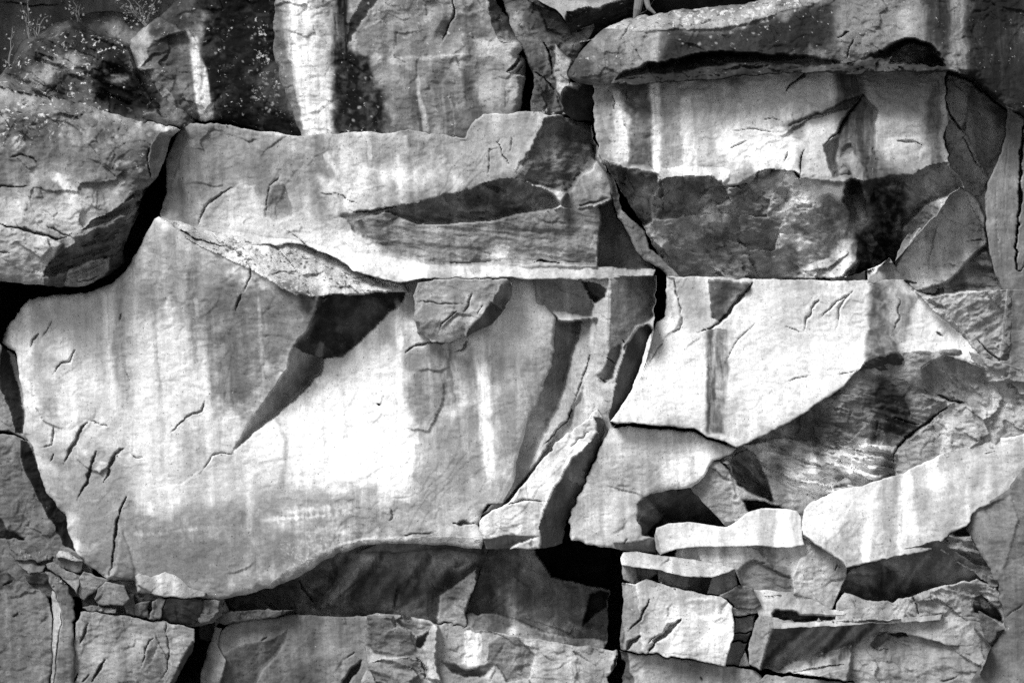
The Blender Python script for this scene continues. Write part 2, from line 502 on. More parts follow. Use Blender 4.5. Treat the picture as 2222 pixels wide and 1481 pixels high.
# ------------------------------------------------------------------ natural marks on the stone: mineral streaks, varnish, lichen
# boulder r1
patch([(205, 165), (225, 125), (270, 118), (290, 150), (330, 205), (345, 245), (270, 252), (200, 215)], 0.018, 0.95, 14, 'r1')
patch([(60, 112), (65, 95), (120, 70), (165, 58), (190, 68), (270, 90), (275, 112), (200, 110), (110, 120), (20, 170), (0, 175), (20, 145)], 0.04, 0.7, 10, 'r1')
blob(255, 172, 24, 8, 0.45, 0.7, 0.5, 'r1')
blob(150, 135, 26, 18, 0.5, 0.6, 0.6, 'r1', ang=-30)
blob(100, 160, 30, 14, 0.45, 0.5, 0.6, 'r1', ang=-25)
# varnished boulder r2
patch([(430, -150), (610, -150), (610, 60), (600, 180), (660, 300), (475, 275), (455, 200), (440, 110)], 0.014, 0.98, 14, 'r2')
patch([(345, 20), (420, -60), (440, 30), (420, 70), (350, 75), (320, 90), (330, 60)], 0.05, 0.8, 16, 'r2')
patch([(330, 95), (400, 60), (410, 90), (360, 110), (335, 125)], 0.05, 0.6, 12, 'r2')
streak([(420, 78), (424, 110), (436, 170), (452, 268)], 16, 40, 0.80, 0.97, 0.25, 'r2', (0.03, 0.0))
patch([(560, 150), (600, 140), (620, 200), (650, 250), (600, 235), (565, 205)], 0.24, 0.4, 14, 'r2')
patch([(545, 60), (590, 40), (600, 230), (555, 220)], 0.75, 0.8, 20, 'r2', what='l')
blob(455, 112, 14, 14, 0.2, 0.4, 0.6, 'r2')
# tall block r3
streak([(648, -120), (650, 60), (668, 150), (690, 230), (700, 310)], 60, 74, 0.78, 0.85, 0.5, 'r3', (0, 0))
streak([(637, 0), (642, 100), (655, 200), (675, 300)], 14, 30, 0.86, 0.95, 0.5, 'r3', (0, 0))
blob(672, 28, 20, 16, 0.86, 0.8, 0.6, 'r3')
streak([(742, -100), (742, 30), (738, 90), (742, 150)], 26, 40, 0.012, 0.96, 0.35, 'r3', (0, 0.05))
patch([(728, 110), (765, 110), (800, 120), (812, 165), (830, 195), (838, 240), (832, 292), (724, 292), (722, 200)], 0.012, 0.97, 10, 'r3')
patch([(835, 190), (870, 160), (885, 230), (870, 290), (835, 290)], 0.13, 0.6, 14, 'r3')
streak([(885, 140), (900, 210), (915, 290)], 36, 40, 0.13, 0.85, 0.5, 'r3', (0.2, 0))
streak([(903, 160), (912, 210), (925, 292)], 7, 14, 0.62, 0.8, 0.5, 'r3')
streak([(945, 130), (965, 210), (985, 300)], 50, 60, 0.19, 0.85, 0.5, 'r3', (0.2, 0))
streak([(975, 195), (990, 290)], 3, 4, 0.45, 0.6, 0.6, 'r3')
streak([(1010, 130), (1022, 200), (1040, 270)], 26, 30, 0.14, 0.85, 0.5, 'r3', (0.2, 0))
patch([(1030, 80), (1110, 80), (1130, 110), (1085, 130), (1040, 118)], 0.66, 0.7, 12, 'r3')
streak([(865, 130), (930, 128), (1010, 120)], 8, 10, 0.62, 0.7, 0.5, 'r3')
streak([(1060, 130), (1080, 240)], 34, 40, 0.42, 0.5, 0.6, 'r3')
patch([(770, -60), (960, -60), (960, 70), (880, 60), (790, 50)], 0.5, 0.7, 24, 'r3', what='l')
patch([(780, 60), (960, 60), (950, 120), (780, 110)], 0.22, 0.5, 16, 'r3')
# fractured wedge, top ledge
patch([(1110, 0), (1240, 0), (1250, 90), (1190, 70), (1140, 60)], 0.08, 0.6, 18, 'r3b')
patch([(1160, -30), (1330, -30), (1300, 16), (1220, 20)], 0.55, 0.6, 10, 'r6')
# long slab r7
patch([(1345, 50), (1440, 30), (1432, 90), (1425, 140), (1380, 152), (1355, 150), (1352, 100)], 0.40, 0.85, 12, 'r7')
streak([(1425, 60), (1420, 140)], 16, 16, 0.52, 0.6, 0.6, 'r7')
patch([(1460, 75), (1560, 70), (1700, 40), (1800, 10), (1810, 40), (1800, 110), (1600, 118), (1480, 125), (1440, 130)], 0.07, 0.85, 16, 'r7')
patch([(1620, 40), (1790, 5), (1800, 60), (1760, 110), (1620, 110)], 0.06, 0.7, 14, 'r7')
patch([(1810, -150), (2000, -150), (2005, 60), (2010, 85), (1950, 90), (1880, 130), (1820, 130), (1815, 40)], 0.34, 0.9, 14, 'r7')
streak([(1955, 20), (1975, 80)], 40, 40, 0.55, 0.5, 0.6, 'r7')
streak([(2030, -120), (2030, 30), (2035, 110)], 52, 56, 0.075, 0.9, 0.35, 'r7', (0, 0.1))
streak([(2078, -120), (2080, 60), (2078, 170)], 36, 44, 0.36, 0.9, 0.35, 'r7', (0, 0.05))
streak([(2160, -120), (2150, 60), (2165, 240)], 110, 120, 0.05, 0.95, 0.35, 'r7', (0, 0.1))
patch([(1440, 40), (1700, 10), (1780, -30), (1800, 0), (1700, 40), (1500, 68)], 0.45, 0.5, 10, 'r7')
# bright block r8
patch([(1810, 140), (2060, 130), (2060, 400), (1800, 400)], 0.34, 0.75, 22, 'r8')
patch([(1300, 190), (1345, 180), (1345, 220), (1330, 300), (1310, 340), (1296, 300)], 0.24, 0.7, 12, 'r8')
patch([(1340, 176), (1410, 175), (1412, 260), (1420, 360), (1368, 365), (1360, 230)], 0.15, 0.94, 7, 'r8')
streak([(1338, 190), (1342, 250), (1340, 300), (1345, 352)], 16, 22, 0.68, 0.92, 0.35, 'r8', (0.1, 0))
streak([(1350, 240), (1356, 300), (1362, 360)], 5, 8, 0.8, 0.8, 0.5, 'r8')
streak([(1420, 175), (1425, 250), (1424, 368)], 24, 18, 0.84, 0.95, 0.35, 'r8', (0, 0))
streak([(1455, 190), (1452, 290), (1455, 365)], 40, 40, 0.34, 0.8, 0.5, 'r8')
streak([(1490, 205), (1495, 280), (1495, 366)], 20, 34, 0.86, 0.95, 0.35, 'r8', (0.05, 0))
streak([(1470, 180), (1560, 182), (1588, 200)], 14, 12, 0.75, 0.7, 0.5, 'r8')
patch([(1440, 200), (1640, 180), (1800, 170), (1810, 230), (1700, 260), (1720, 370), (1480, 366)], 0.58, 0.45, 40, 'r8')
patch([(1565, 280), (1660, 275), (1745, 300), (1735, 372), (1640, 364), (1560, 350)], 0.86, 0.94, 20, 'r8')
streak([(1610, 220), (1605, 290)], 10, 26, 0.85, 0.7, 0.6, 'r8')
patch([(1620, 160), (1805, 152), (1820, 220), (1740, 250), (1640, 250), (1600, 260)], 0.60, 0.75, 20, 'r8')
streak([(1795, 158), (1812, 220)], 18, 22, 0.85, 0.7, 0.6, 'r8')
patch([(1700, 270), (1800, 235), (1850, 215), (1830, 258), (1760, 275), (1720, 290)], 0.24, 0.8, 8, 'r8')
patch([(1740, 290), (1800, 262), (1812, 300), (1808, 385), (1745, 385)], 0.55, 0.8, 12, 'r8')
streak([(1835, 148), (1845, 200), (1850, 215)], 40, 30, 0.12, 0.88, 0.35, 'r8', (0, 0.1))
patch([(1905, 260), (2000, 255), (2005, 330), (1910, 330)], 0.62, 0.65, 20, 'r8')
patch([(1920, 155), (2010, 150), (2010, 240), (1920, 230)], 0.35, 0.6, 24, 'r8')
streak([(1910, 148), (1990, 152), (2030, 158)], 20, 12, 0.7, 0.7, 0.5, 'r8')
streak([(2030, 165), (2025, 260), (2030, 350)], 40, 36, 0.14, 0.85, 0.4, 'r8', (0.05, 0))
patch([(1450, 480), (1600, 460), (1700, 470), (1680, 590), (1500, 600)], 0.26, 0.6, 30, 'r8')
patch([(1830, 385), (1860, 385), (1862, 470), (1845, 520), (1820, 470)], 0.09, 0.6, 12, 'r8')
patch([(1866, 375), (1950, 378), (1958, 470), (1965, 535), (1950, 570), (1840, 605), (1858, 520), (1875, 450)], 0.012, 0.98, 30, 'r8')
streak([(1838, 150), (1850, 215), (1862, 300), (1880, 380)], 44, 90, 0.11, 0.9, 0.5, 'r8', (0, 0))
streak([(1838, 330), (1866, 384)], 18, 26, 0.45, 0.8, 0.4, 'r8', (0.1, 0))
patch([(1905, 250), (2005, 250), (2008, 340), (1915, 345)], 0.66, 0.6, 24, 'r8')
streak([(1835, 430), (1860, 480), (1870, 500)], 12, 18, 0.24, 0.7, 0.5, 'r8')
# wedge r10, slab r9
streak([(2080, 170), (2085, 230), (2085, 330)], 30, 26, 0.42, 0.6, 0.5, 'r10')
patch([(2110, 150), (2180, 200), (2230, 260), (2200, 290), (2140, 230)], 0.06, 0.7, 16, 'r10')
streak([(2160, 180), (2190, 300), (2150, 420)], 20, 16, 0.30, 0.4, 0.6, 'r9')
# left block r4
streak([(120, 380), (142, 400), (158, 440), (160, 500)], 12, 24, 0.74, 0.9, 0.6, 'r4')
streak([(142, 390), (175, 430), (182, 490)], 6, 10, 0.55, 0.7, 0.6, 'r4')
patch([(-100, 440), (130, 440), (220, 440), (190, 490), (140, 510), (60, 495), (-100, 480)], 0.62, 0.75, 34, 'r4')
patch([(-100, 500), (60, 510), (115, 530), (95, 600), (-100, 600)], 0.46, 0.5, 16, 'r4')
patch([(150, 330), (320, 310), (310, 400), (220, 420), (160, 390)], 0.20, 0.6, 26, 'r4')
patch([(-100, 290), (100, 250), (140, 300), (90, 380), (-100, 400)], 0.17, 0.5, 30, 'r4')
patch([(-60, 215), (110, 225), (160, 260), (60, 330), (-60, 330)], 0.9, 0.8, 30, 'r4', what='l')
patch([(230, 300), (330, 290), (320, 390), (240, 400)], 0.5, 0.7, 24, 'r4', what='l')
blob(42, 312, 13, 14, 0.62, 0.8, 0.4, 'r4'); blob(10, 262, 12, 16, 0.5, 0.7, 0.5, 'r4'); blob(262, 352, 20, 6, 0.55, 0.7, 0.5, 'r4', ang=-10)
blob(262, 398, 12, 12, 0.6, 0.6, 0.6, 'r4'); blob(38, 362, 26, 18, 0.28, 0.6, 0.5, 'r4')
# ledge block r5
patch([(395, 290), (470, 280), (620, 300), (600, 400), (520, 400), (450, 450), (420, 430)], 0.24, 0.6, 26, 'r5')
streak([(412, 300), (412, 380), (410, 470)], 22, 24, 0.50, 0.6, 0.6, 'r5')
streak([(735, 295), (750, 340), (755, 400)], 16, 22, 0.62, 0.7, 0.5, 'r5')
streak([(705, 330), (750, 400)], 10, 10, 0.75, 0.6, 0.5, 'r5')
patch([(800, 300), (860, 295), (862, 360), (830, 370), (790, 350)], 0.30, 0.6, 12, 'r5')
streak([(798, 300), (805, 360)], 5, 5, 0.75, 0.7, 0.6, 'r5'); streak([(878, 295), (882, 340)], 12, 16, 0.7, 0.7, 0.6, 'r5')
patch([(690, 385), (740, 390), (770, 420), (700, 415)], 0.75, 0.7, 10, 'r5')
patch([(430, 490), (540, 440), (640, 470), (760, 500), (900, 570), (860, 600), (700, 545), (560, 520)], 0.62, 0.7, 22, 'r5')
patch([(640, 510), (720, 490), (800, 530), (900, 575), (1000, 585), (860, 600), (760, 570)], 0.72, 0.6, 16, 'r5')
blob(1085, 548, 20, 22, 0.82, 0.85, 0.7, 'r5'); streak([(930, 480), (945, 540)], 16, 40, 0.5, 0.6, 0.7, 'r5')
patch([(960, 300), (1100, 260), (1150, 270), (1120, 340), (1060, 390), (980, 400)], 0.46, 0.5, 24, 'r5')
streak([(985, 385), (1000, 410)], 20, 20, 0.75, 0.6, 0.6, 'r5')
patch([(470, 535), (560, 545), (700, 560), (860, 610), (700, 612), (560, 575)], 0.8, 0.8, 12, 'r5', what='l')
# great slab r12
patch([(320, 480), (400, 520), (470, 560), (520, 620), (440, 700), (330, 700), (260, 660), (270, 590)], 0.299, 0.62, 40, 'r12')
patch([(200, 640), (300, 640), (330, 760), (420, 800), (430, 960), (300, 980), (150, 900), (100, 800), (120, 700)], 0.62, 0.60, 50, 'r12')
streak([(235, 630), (245, 720), (250, 900)], 26, 40, 0.72, 0.70, 0.6, 'r12')
streak([(262, 640), (258, 740), (275, 900)], 16, 40, 0.282, 0.67, 0.5, 'r12')
patch([(300, 700), (380, 680), (420, 740), (410, 830), (320, 850), (290, 780)], 0.8, 0.75, 30, 'r12')
streak([(415, 560), (420, 700), (425, 840)], 16, 40, 0.232, 0.72, 0.6, 'r12', (0.1, 0.3))
streak([(425, 640), (432, 740), (436, 860)], 6, 8, 0.66, 0.60, 0.6, 'r12')
patch([(460, 600), (560, 600), (620, 650), (660, 660), (660, 700), (600, 800), (540, 900), (480, 880), (470, 760)], 0.224, 0.82, 26, 'r12')
streak([(490, 700), (505, 800), (520, 900)], 40, 40, 0.157, 0.72, 0.5, 'r12', (0.15, 0.2))
streak([(552, 600), (580, 690), (605, 800)], 12, 16, 0.365, 0.82, 0.6, 'r12')
streak([(480, 740), (492, 820), (500, 900)], 8, 8, 0.55, 0.60, 0.6, 'r12')
patch([(620, 660), (690, 640), (670, 710), (636, 745), (610, 720)], 0.349, 0.72, 16, 'r12')
patch([(430, 560), (470, 560), (480, 600), (455, 620), (440, 640)], 0.6, 0.60, 14, 'r12')
patch([(600, 600), (690, 640), (685, 700), (660, 690), (620, 640)], 0.116, 0.82, 14, 'r12')
streak([(700, 740), (690, 770), (640, 850)], 10, 14, 0.282, 0.72, 0.6, 'r12')
patch([(640, 890), (720, 800), (800, 770), (860, 790), (870, 900), (890, 960), (860, 1060), (720, 1070), (600, 1040), (560, 960)], 0.86, 0.97, 40, 'r12')
patch([(520, 1000), (620, 930), (640, 1060), (620, 1110), (500, 1120)], 0.62, 0.60, 40, 'r12')
streak([(600, 900), (620, 960), (608, 1080)], 10, 14, 0.373, 0.62, 0.6, 'r12')
streak([(862, 640), (868, 740), (868, 860), (880, 960)], 12, 22, 0.86, 0.90, 0.5, 'r12', (0.1, 0.1))
patch([(876, 770), (950, 745), (962, 850), (950, 900), (900, 935), (882, 880)], 0.282, 0.86, 12, 'r12')
streak([(965, 750), (975, 830), (985, 900)], 28, 36, 0.207, 0.86, 0.4, 'r12', (0.05, 0.2))
streak([(965, 740), (985, 820), (990, 880)], 4, 4, 0.6, 0.70, 0.6, 'r12'); streak([(998, 770), (1012, 840), (1018, 890)], 4, 4, 0.66, 0.80, 0.6, 'r12')
patch([(990, 760), (1040, 760), (1050, 900), (1060, 1040), (1000, 1060), (960, 1000), (930, 960), (990, 880)], 0.282, 0.77, 24, 'r12')
streak([(1035, 720), (1048, 800), (1056, 900), (1062, 1000), (1072, 1060)], 24, 26, 0.84, 0.95, 0.45, 'r12', (0.05, 0.15))
patch([(1075, 760), (1190, 780), (1180, 840), (1130, 920), (1110, 1000), (1075, 900)], 0.299, 0.77, 26, 'r12')
patch([(1110, 610), (1180, 610), (1205, 690), (1190, 760), (1060, 760), (1040, 730), (1100, 690)], 0.7, 0.60, 20, 'r12')
patch([(930, 990), (1000, 1020), (1070, 1060), (1080, 1100), (960, 1120), (900, 1100), (890, 1040)], 0.365, 0.72, 30, 'r12')
streak([(895, 950), (890, 1010), (880, 1060)], 14, 20, 0.84, 0.70, 0.6, 'r12'); streak([(905, 960), (900, 1050)], 12, 20, 0.332, 0.72, 0.6, 'r12')
patch([(560, 1070), (700, 1062), (780, 1050), (820, 1045), (830, 1085), (900, 1085), (940, 1090), (950, 1130), (880, 1160), (700, 1160), (560, 1120), (300, 1150), (300, 1130)], 0.33, 0.75, 20, 'r12')
patch([(270, 1130), (560, 1110), (700, 1150), (640, 1210), (560, 1250), (420, 1280), (300, 1240)], 0.282, 0.77, 30, 'r12')
streak([(290, 1180), (400, 1205), (480, 1205)], 20, 20, 0.183, 0.62, 0.7, 'r12', (0.2, 0.2))
streak([(600, 1112), (680, 1103), (780, 1098)], 12, 14, 0.7, 0.85, 0.4, 'r12', (0.15, 0.15), rag=2.0); streak([(560, 1130), (650, 1120), (790, 1110)], 7, 8, 0.72, 0.85, 0.4, 'r12', (0.2, 0.2), rag=1.8)
streak([(650, 1158), (720, 1150), (780, 1134)], 14, 20, 0.66, 0.70, 0.6, 'r12', (0.2, 0.1), rag=2.5); streak([(600, 1200), (680, 1175), (790, 1165)], 16, 14, 0.6, 0.70, 0.5, 'r12', (0.2, 0.2), rag=2)
streak([(275, 1158), (380, 1150), (460, 1142)], 5, 5, 0.62, 0.70, 0.5, 'r12', (0.1, 0.2), rag=2)
streak([(545, 1060), (540, 1130), (530, 1260)], 14, 20, 0.66, 0.60, 0.6, 'r12', (0.2, 0.1))
patch([(60, 760), (130, 770), (120, 900), (80, 900)], 0.349, 0.62, 16, 'r12')
patch([(130, 990), (280, 1000), (250, 1130), (220, 1230), (180, 1200), (130, 1090)], 0.299, 0.72, 30, 'r12')
patch([(280, 1000), (480, 990), (460, 1080), (300, 1100)], 0.62, 0.55, 26, 'r12')
patch([(30, 660), (110, 640), (200, 650), (120, 720), (60, 750), (10, 740)], 0.55, 0.50, 20, 'r12')
patch([(180, 1130), (420, 1160), (700, 1165), (900, 1150), (1000, 1160), (840, 1185), (640, 1262), (480, 1300), (300, 1290), (190, 1230)], 0.26, 0.74, 46, 'r12')
patch([(60, 930), (200, 960), (280, 1040), (250, 1200), (180, 1230), (120, 1090)], 0.30, 0.6, 44, 'r12')
patch([(440, 560), (560, 590), (640, 650), (630, 740), (560, 880), (470, 860), (430, 700)], 0.27, 0.4, 40, 'r12')
for xx_, w_, v_ in [(232, 14, .76), (300, 18, .74), (338, 8, .34), (372, 12, .76), (455, 10, .24), (530, 14, .22), (566, 6, .52), (590, 18, .26), (700, 9, .62), (745, 6, .60), (912, 20, .30), (935, 7, .55), (1018, 9, .30), (1092, 14, .34), (1128, 10, .58), (1150, 16, .33)]:
    y0_ = 600 if xx_ < 600 else 740
    streak([(xx_ - 8, y0_ + 20), (xx_, y0_ + 120), (xx_ + 14, y0_ + 330)], w_ * 0.7, w_ * 1.3, v_, 0.6, 0.5, 'r12', (0.12, 0.4))
# flake, ridge, sliver
patch([(900, 620), (940, 610), (930, 660), (900, 680)], 0.60, 0.6, 12, 'f1'); patch([(950, 610), (1075, 612), (1065, 650), (960, 640)], 0.28, 0.5, 14, 'f1')
streak([(1300, 660), (1295, 780), (1275, 880)], 14, 16, 0.5, 0.6, 0.6, 'r15'); streak([(1268, 700), (1250, 810), (1200, 920)], 8, 8, 0.42, 0.6, 0.6, 'r15')
patch([(1300, 640), (1345, 620), (1330, 740), (1300, 860), (1285, 860)], 0.45, 0.5, 14, 'r15'); streak([(1350, 605), (1348, 640)], 8, 4, 0.55, 0.7, 0.5, 'r15')
patch([(1130, 1060), (1200, 990), (1240, 960), (1220, 1010), (1180, 1080), (1140, 1085)], 0.86, 0.85, 16, 'r16'); patch([(1060, 1110), (1170, 1095), (1165, 1150), (1070, 1155)], 0.72, 0.5, 14, 'r16'); streak([(1140, 1095), (1142, 1155)], 12, 14, 0.5, 0.5, 0.6, 'r16')
# white block r14
patch([(1400, 760), (1530, 720), (1530, 900), (1350, 905)], 0.76, 0.7, 40, 'r14'); streak([(1505, 610), (1510, 680), (1515, 720)], 36, 40, 0.40, 0.6, 0.5, 'r14'); streak([(1500, 690), (1495, 800)], 20, 20, 0.56, 0.5, 0.6, 'r14')
streak([(1556, 715), (1556, 800), (1552, 880), (1552, 945)], 42, 40, 0.15, 0.96, 0.18, 'r14', (0.0, 0.04), rag=0.5)
patch([(1585, 680), (1640, 640), (1700, 700), (1880, 690), (1880, 770), (1830, 830), (1700, 910), (1590, 940), (1580, 800)], 0.80, 0.8, 40, 'r14')
patch([(1650, 620), (1860, 620), (1875, 720), (1760, 740), (1660, 720)], 0.62, 0.7, 24, 'r14')
streak([(1872, 612), (1878, 700), (1880, 770)], 16, 12, 0.74, 0.8, 0.5, 'r14')
patch([(1885, 606), (1918, 606), (1925, 640), (1935, 720), (1960, 760), (1980, 800), (1880, 805), (1886, 720)], 0.12, 0.92, 8, 'r14')
patch([(1918, 612), (1960, 612), (1960, 640), (1940, 720), (1925, 690)], 0.34, 0.6, 10, 'r14'); patch([(1955, 640), (1995, 640), (1990, 700), (1960, 740), (1945, 720)], 0.17, 0.7, 10, 'r14')
streak([(2005, 650), (2005, 720), (2010, 780)], 40, 44, 0.66, 0.85, 0.5, 'r14', (0, 0)); patch([(1998, 700), (2060, 740), (2110, 780), (2060, 772), (2010, 788)], 0.68, 0.8, 8, 'r14')
streak([(2100, 640), (2130, 700), (2140, 760)], 40, 30, 0.15, 0.5, 0.6, 'r14'); streak([(2165, 640), (2170, 740), (2160, 800)], 14, 20, 0.42, 0.6, 0.6, 'r14')
# block r17, rough mass r18
patch([(1330, 930), (1500, 940), (1560, 965), (1450, 985), (1330, 970)], 0.60, 0.5, 20, 'r17'); patch([(1300, 1010), (1440, 990), (1440, 1060), (1280, 1100)], 0.36, 0.45, 30, 'r17')
patch([(1880, 830), (1975, 840), (1980, 900), (1970, 950), (1900, 950), (1895, 900)], 0.05, 0.92, 12, 'r18'); patch([(1970, 850), (2035, 865), (2050, 885), (1990, 915), (1975, 890)], 0.46, 0.7, 12, 'r18')
streak([(2060, 870), (2055, 940), (2050, 1000)], 18, 18, 0.62, 0.85, 0.5, 'r18'); streak([(2065, 790), (2068, 860)], 12, 12, 0.42, 0.6, 0.6, 'r18'); streak([(2145, 800), (2158, 880), (2165, 950)], 20, 12, 0.5, 0.7, 0.6, 'r18')
patch([(1840, 970), (1940, 975), (1900, 1005), (1850, 995)], 0.62, 0.6, 10, 'r18'); patch([(1700, 970), (1830, 965), (1800, 985), (1720, 985)], 0.6, 0.5, 8, 'r18')
streak([(1730, 1060), (1732, 1110)], 14, 14, 0.5, 0.5, 0.6, 'r18'); patch([(1660, 970), (1760, 900), (1860, 880), (1880, 930), (1760, 955)], 0.17, 0.5, 20, 'r18'); patch([(1840, 800), (1900, 830), (1880, 850), (1830, 845)], 0.4, 0.6, 10, 'r18')
# bright ledges r19, r19b
patch([(1440, 1140), (1580, 1145), (1640, 1120), (1645, 1178), (1460, 1190)], 0.72, 0.6, 20, 'r19'); streak([(1665, 1105), (1660, 1180)], 40, 40, 0.42, 0.7, 0.4, 'r19', (0, 0)); streak([(1702, 1104), (1704, 1180)], 26, 30, 0.86, 0.9, 0.4, 'r19', (0, 0))
patch([(1750, 1100), (1860, 1060), (1905, 1048), (1900, 1130), (1800, 1160), (1750, 1150)], 0.76, 0.6, 30, 'r19b'); streak([(1925, 1040), (1928, 1090), (1925, 1190)], 40, 44, 0.38, 0.75, 0.35, 'r19b', (0, 0)); streak([(1965, 1030), (1958, 1100), (1955, 1200)], 26, 24, 0.84, 0.9, 0.45, 'r19b', (0, 0)); streak([(1890, 1070), (1885, 1140), (1882, 1210)], 16, 22, 0.84, 0.85, 0.45, 'r19b', (0, 0))
patch([(1995, 1080), (2100, 1050), (2100, 1110), (2060, 1140), (1990, 1130)], 0.32, 0.6, 20, 'r19b'); streak([(2140, 960), (2140, 1040), (2130, 1100)], 24, 30, 0.66, 0.6, 0.6, 'r19b', (0, 0)); patch([(1780, 1170), (1850, 1165), (1840, 1215), (1800, 1195)], 0.36, 0.6, 12, 'r19b')
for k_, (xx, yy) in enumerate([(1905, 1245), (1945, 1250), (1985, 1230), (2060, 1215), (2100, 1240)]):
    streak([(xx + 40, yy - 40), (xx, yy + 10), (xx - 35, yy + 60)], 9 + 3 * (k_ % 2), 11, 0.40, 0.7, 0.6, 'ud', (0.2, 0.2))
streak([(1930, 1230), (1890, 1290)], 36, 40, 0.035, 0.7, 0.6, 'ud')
# lower right
streak([(1660, 1185), (1655, 1240)], 60, 50, 0.16, 0.7, 0.4, 'r22'); blob(1690, 1255, 30, 40, 0.13, 0.5, 0.6, 'r22'); streak([(1706, 1185), (1704, 1230)], 22, 26, 0.6, 0.7, 0.5, 'r22'); streak([(1778, 1210), (1775, 1310)], 20, 26, 0.6, 0.6, 0.6, 'r22'); blob(1640, 1250, 20, 30, 0.42, 0.6, 0.6, 'r22')
streak([(1420, 1270), (1430, 1340), (1440, 1400)], 30, 40, 0.62, 0.6, 0.6, 'r24'); streak([(1500, 1340), (1500, 1430)], 60, 60, 0.60, 0.6, 0.6, 'r24')
streak([(1890, 1300), (1885, 1345)], 30, 30, 0.52, 0.7, 0.6, 'r33'); streak([(1950, 1300), (1948, 1340)], 20, 20, 0.55, 0.6, 0.6, 'r33'); streak([(2080, 1290), (2080, 1340)], 14, 14, 0.5, 0.6, 0.6, 'r33')
for xx, ww, vv in [(1745, 10, .45), (1772, 7, .38), (1800, 9, .42), (1838, 6, .40), (1870, 14, .05), (1720, 14, .07), (1820, 14, .06), (1890, 8, .40)]:
    streak([(xx + 30, 1348), (xx - 10, 1390), (xx - 70, 1448)], ww, ww, vv, 0.7, 0.6, 'r35', (0.05, 0.1))
blob(1680, 1440, 22, 12, 0.42, 0.7, 0.5, 'r35', ang=-30); streak([(1890, 1405), (1895, 1481), (1895, 1560)], 50, 50, 0.52, 0.6, 0.6, 'r35'); streak([(2060, 1360), (2060, 1470)], 30, 26, 0.46, 0.55, 0.6, 'r35'); streak([(2095, 1370), (2090, 1500)], 26, 26, 0.46, 0.5, 0.6, 'r35')
# dark walls
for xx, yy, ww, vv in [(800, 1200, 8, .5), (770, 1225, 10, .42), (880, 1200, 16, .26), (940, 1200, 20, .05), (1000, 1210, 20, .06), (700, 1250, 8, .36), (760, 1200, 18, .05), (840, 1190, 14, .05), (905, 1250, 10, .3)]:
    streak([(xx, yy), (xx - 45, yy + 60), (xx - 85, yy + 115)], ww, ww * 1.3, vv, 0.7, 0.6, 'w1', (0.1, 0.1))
streak([(1160, 1210), (1130, 1280), (1095, 1330)], 14, 20, 0.28, 0.5, 0.6, 'w2')
# bottom row
streak([(1028, 1370), (1022, 1410), (1020, 1450)], 30, 30, 0.86, 0.9, 0.5, 'b2', (0, 0.1)); streak([(960, 1360), (985, 1430)], 30, 40, 0.46, 0.5, 0.6, 'b2'); patch([(1240, 1400), (1330, 1412), (1320, 1450), (1250, 1430)], 0.48, 0.5, 12, 'b2'); streak([(935, 1450), (945, 1490)], 16, 20, 0.62, 0.7, 0.6, 'b2')
streak([(1405, 1420), (1410, 1500)], 12, 14, 0.46, 0.6, 0.6, 'b3'); streak([(1565, 1445), (1565, 1500)], 8, 8, 0.5, 0.6, 0.6, 'b3')
for xx, vv in [(210, .4), (230, .42), (250, .2), (300, .36), (352, .36), (270, .36)]:
    streak([(xx, 1335), (xx + 12, 1400), (xx + 26, 1490)], 12, 18, vv, 0.55, 0.6, 'b4', (0.05, 0.2))
for xx, vv in [(30, .2), (60, .36), (85, .34), (45, .32)]:
    streak([(xx, 1275), (xx, 1400)], 12, 16, vv, 0.5, 0.6, 'b6', (0.05, 0.3))

spots([(540, 40), (595, 20), (605, 150), (640, 250), (600, 260), (545, 240)], 12, 4.5, 0.42, 0.7, 0.55, 'r2', 3)
spots([(430, 60), (560, 40), (560, 250), (470, 250)], 22, 4, 0.42, 0.7, 0.35, 'r2', 5)
spots([(725, 110), (840, 110), (840, 280), (725, 280)], 20, 4, 0.40, 0.7, 0.4, 'r3', 7)
spots([(780, -20), (1120, -20), (1120, 110), (960, 120), (780, 80)], 15, 5, 0.55, 0.6, 0.35, 'r3', 9)
spots([(0, 215), (160, 240), (340, 285), (330, 400), (230, 410), (120, 300), (0, 330)], 16, 7, 0.50, 0.6, 0.28, 'r4', 11)
spots([(0, 120), (60, 100), (330, 110), (300, 250), (60, 210), (0, 190)], 14, 5, 0.36, 0.4, 0.25, 'r1', 13)
spots([(1250, 110), (1330, 60), (1450, 40), (1800, 0), (1800, 60), (1560, 110), (1300, 160)], 15, 4, 0.45, 0.7, 0.4, 'r7', 15)
spots([(1440, 20), (1640, 0), (1780, -30), (1720, 40), (1500, 66)], 10, 6, 0.62, 0.85, 0.6, 'r7', 17)
spots([(430, 515), (560, 530), (700, 560), (860, 615), (790, 640), (640, 640), (500, 565)], 9, 5, 0.66, 0.85, 0.6, 'r12', 19)
spots([(430, 515), (560, 530), (700, 560), (860, 615), (790, 640), (640, 640), (500, 565)], 12, 5, 0.12, 0.8, 0.5, 'r12', 21)
spots([(600, 1175), (700, 1150), (790, 1128), (800, 1170), (700, 1205), (620, 1250)], 5, 2.0, 0.62, 0.6, 0.5, 'r12', 23)
spots([(1300, 185), (1412, 180), (1415, 330), (1320, 340)], 16, 4, 0.10, 0.7, 0.5, 'r8', 25)

def F(poly, f=None, name=None, **kw):
    kw.update(poly=poly, f=f, name=name); return kw

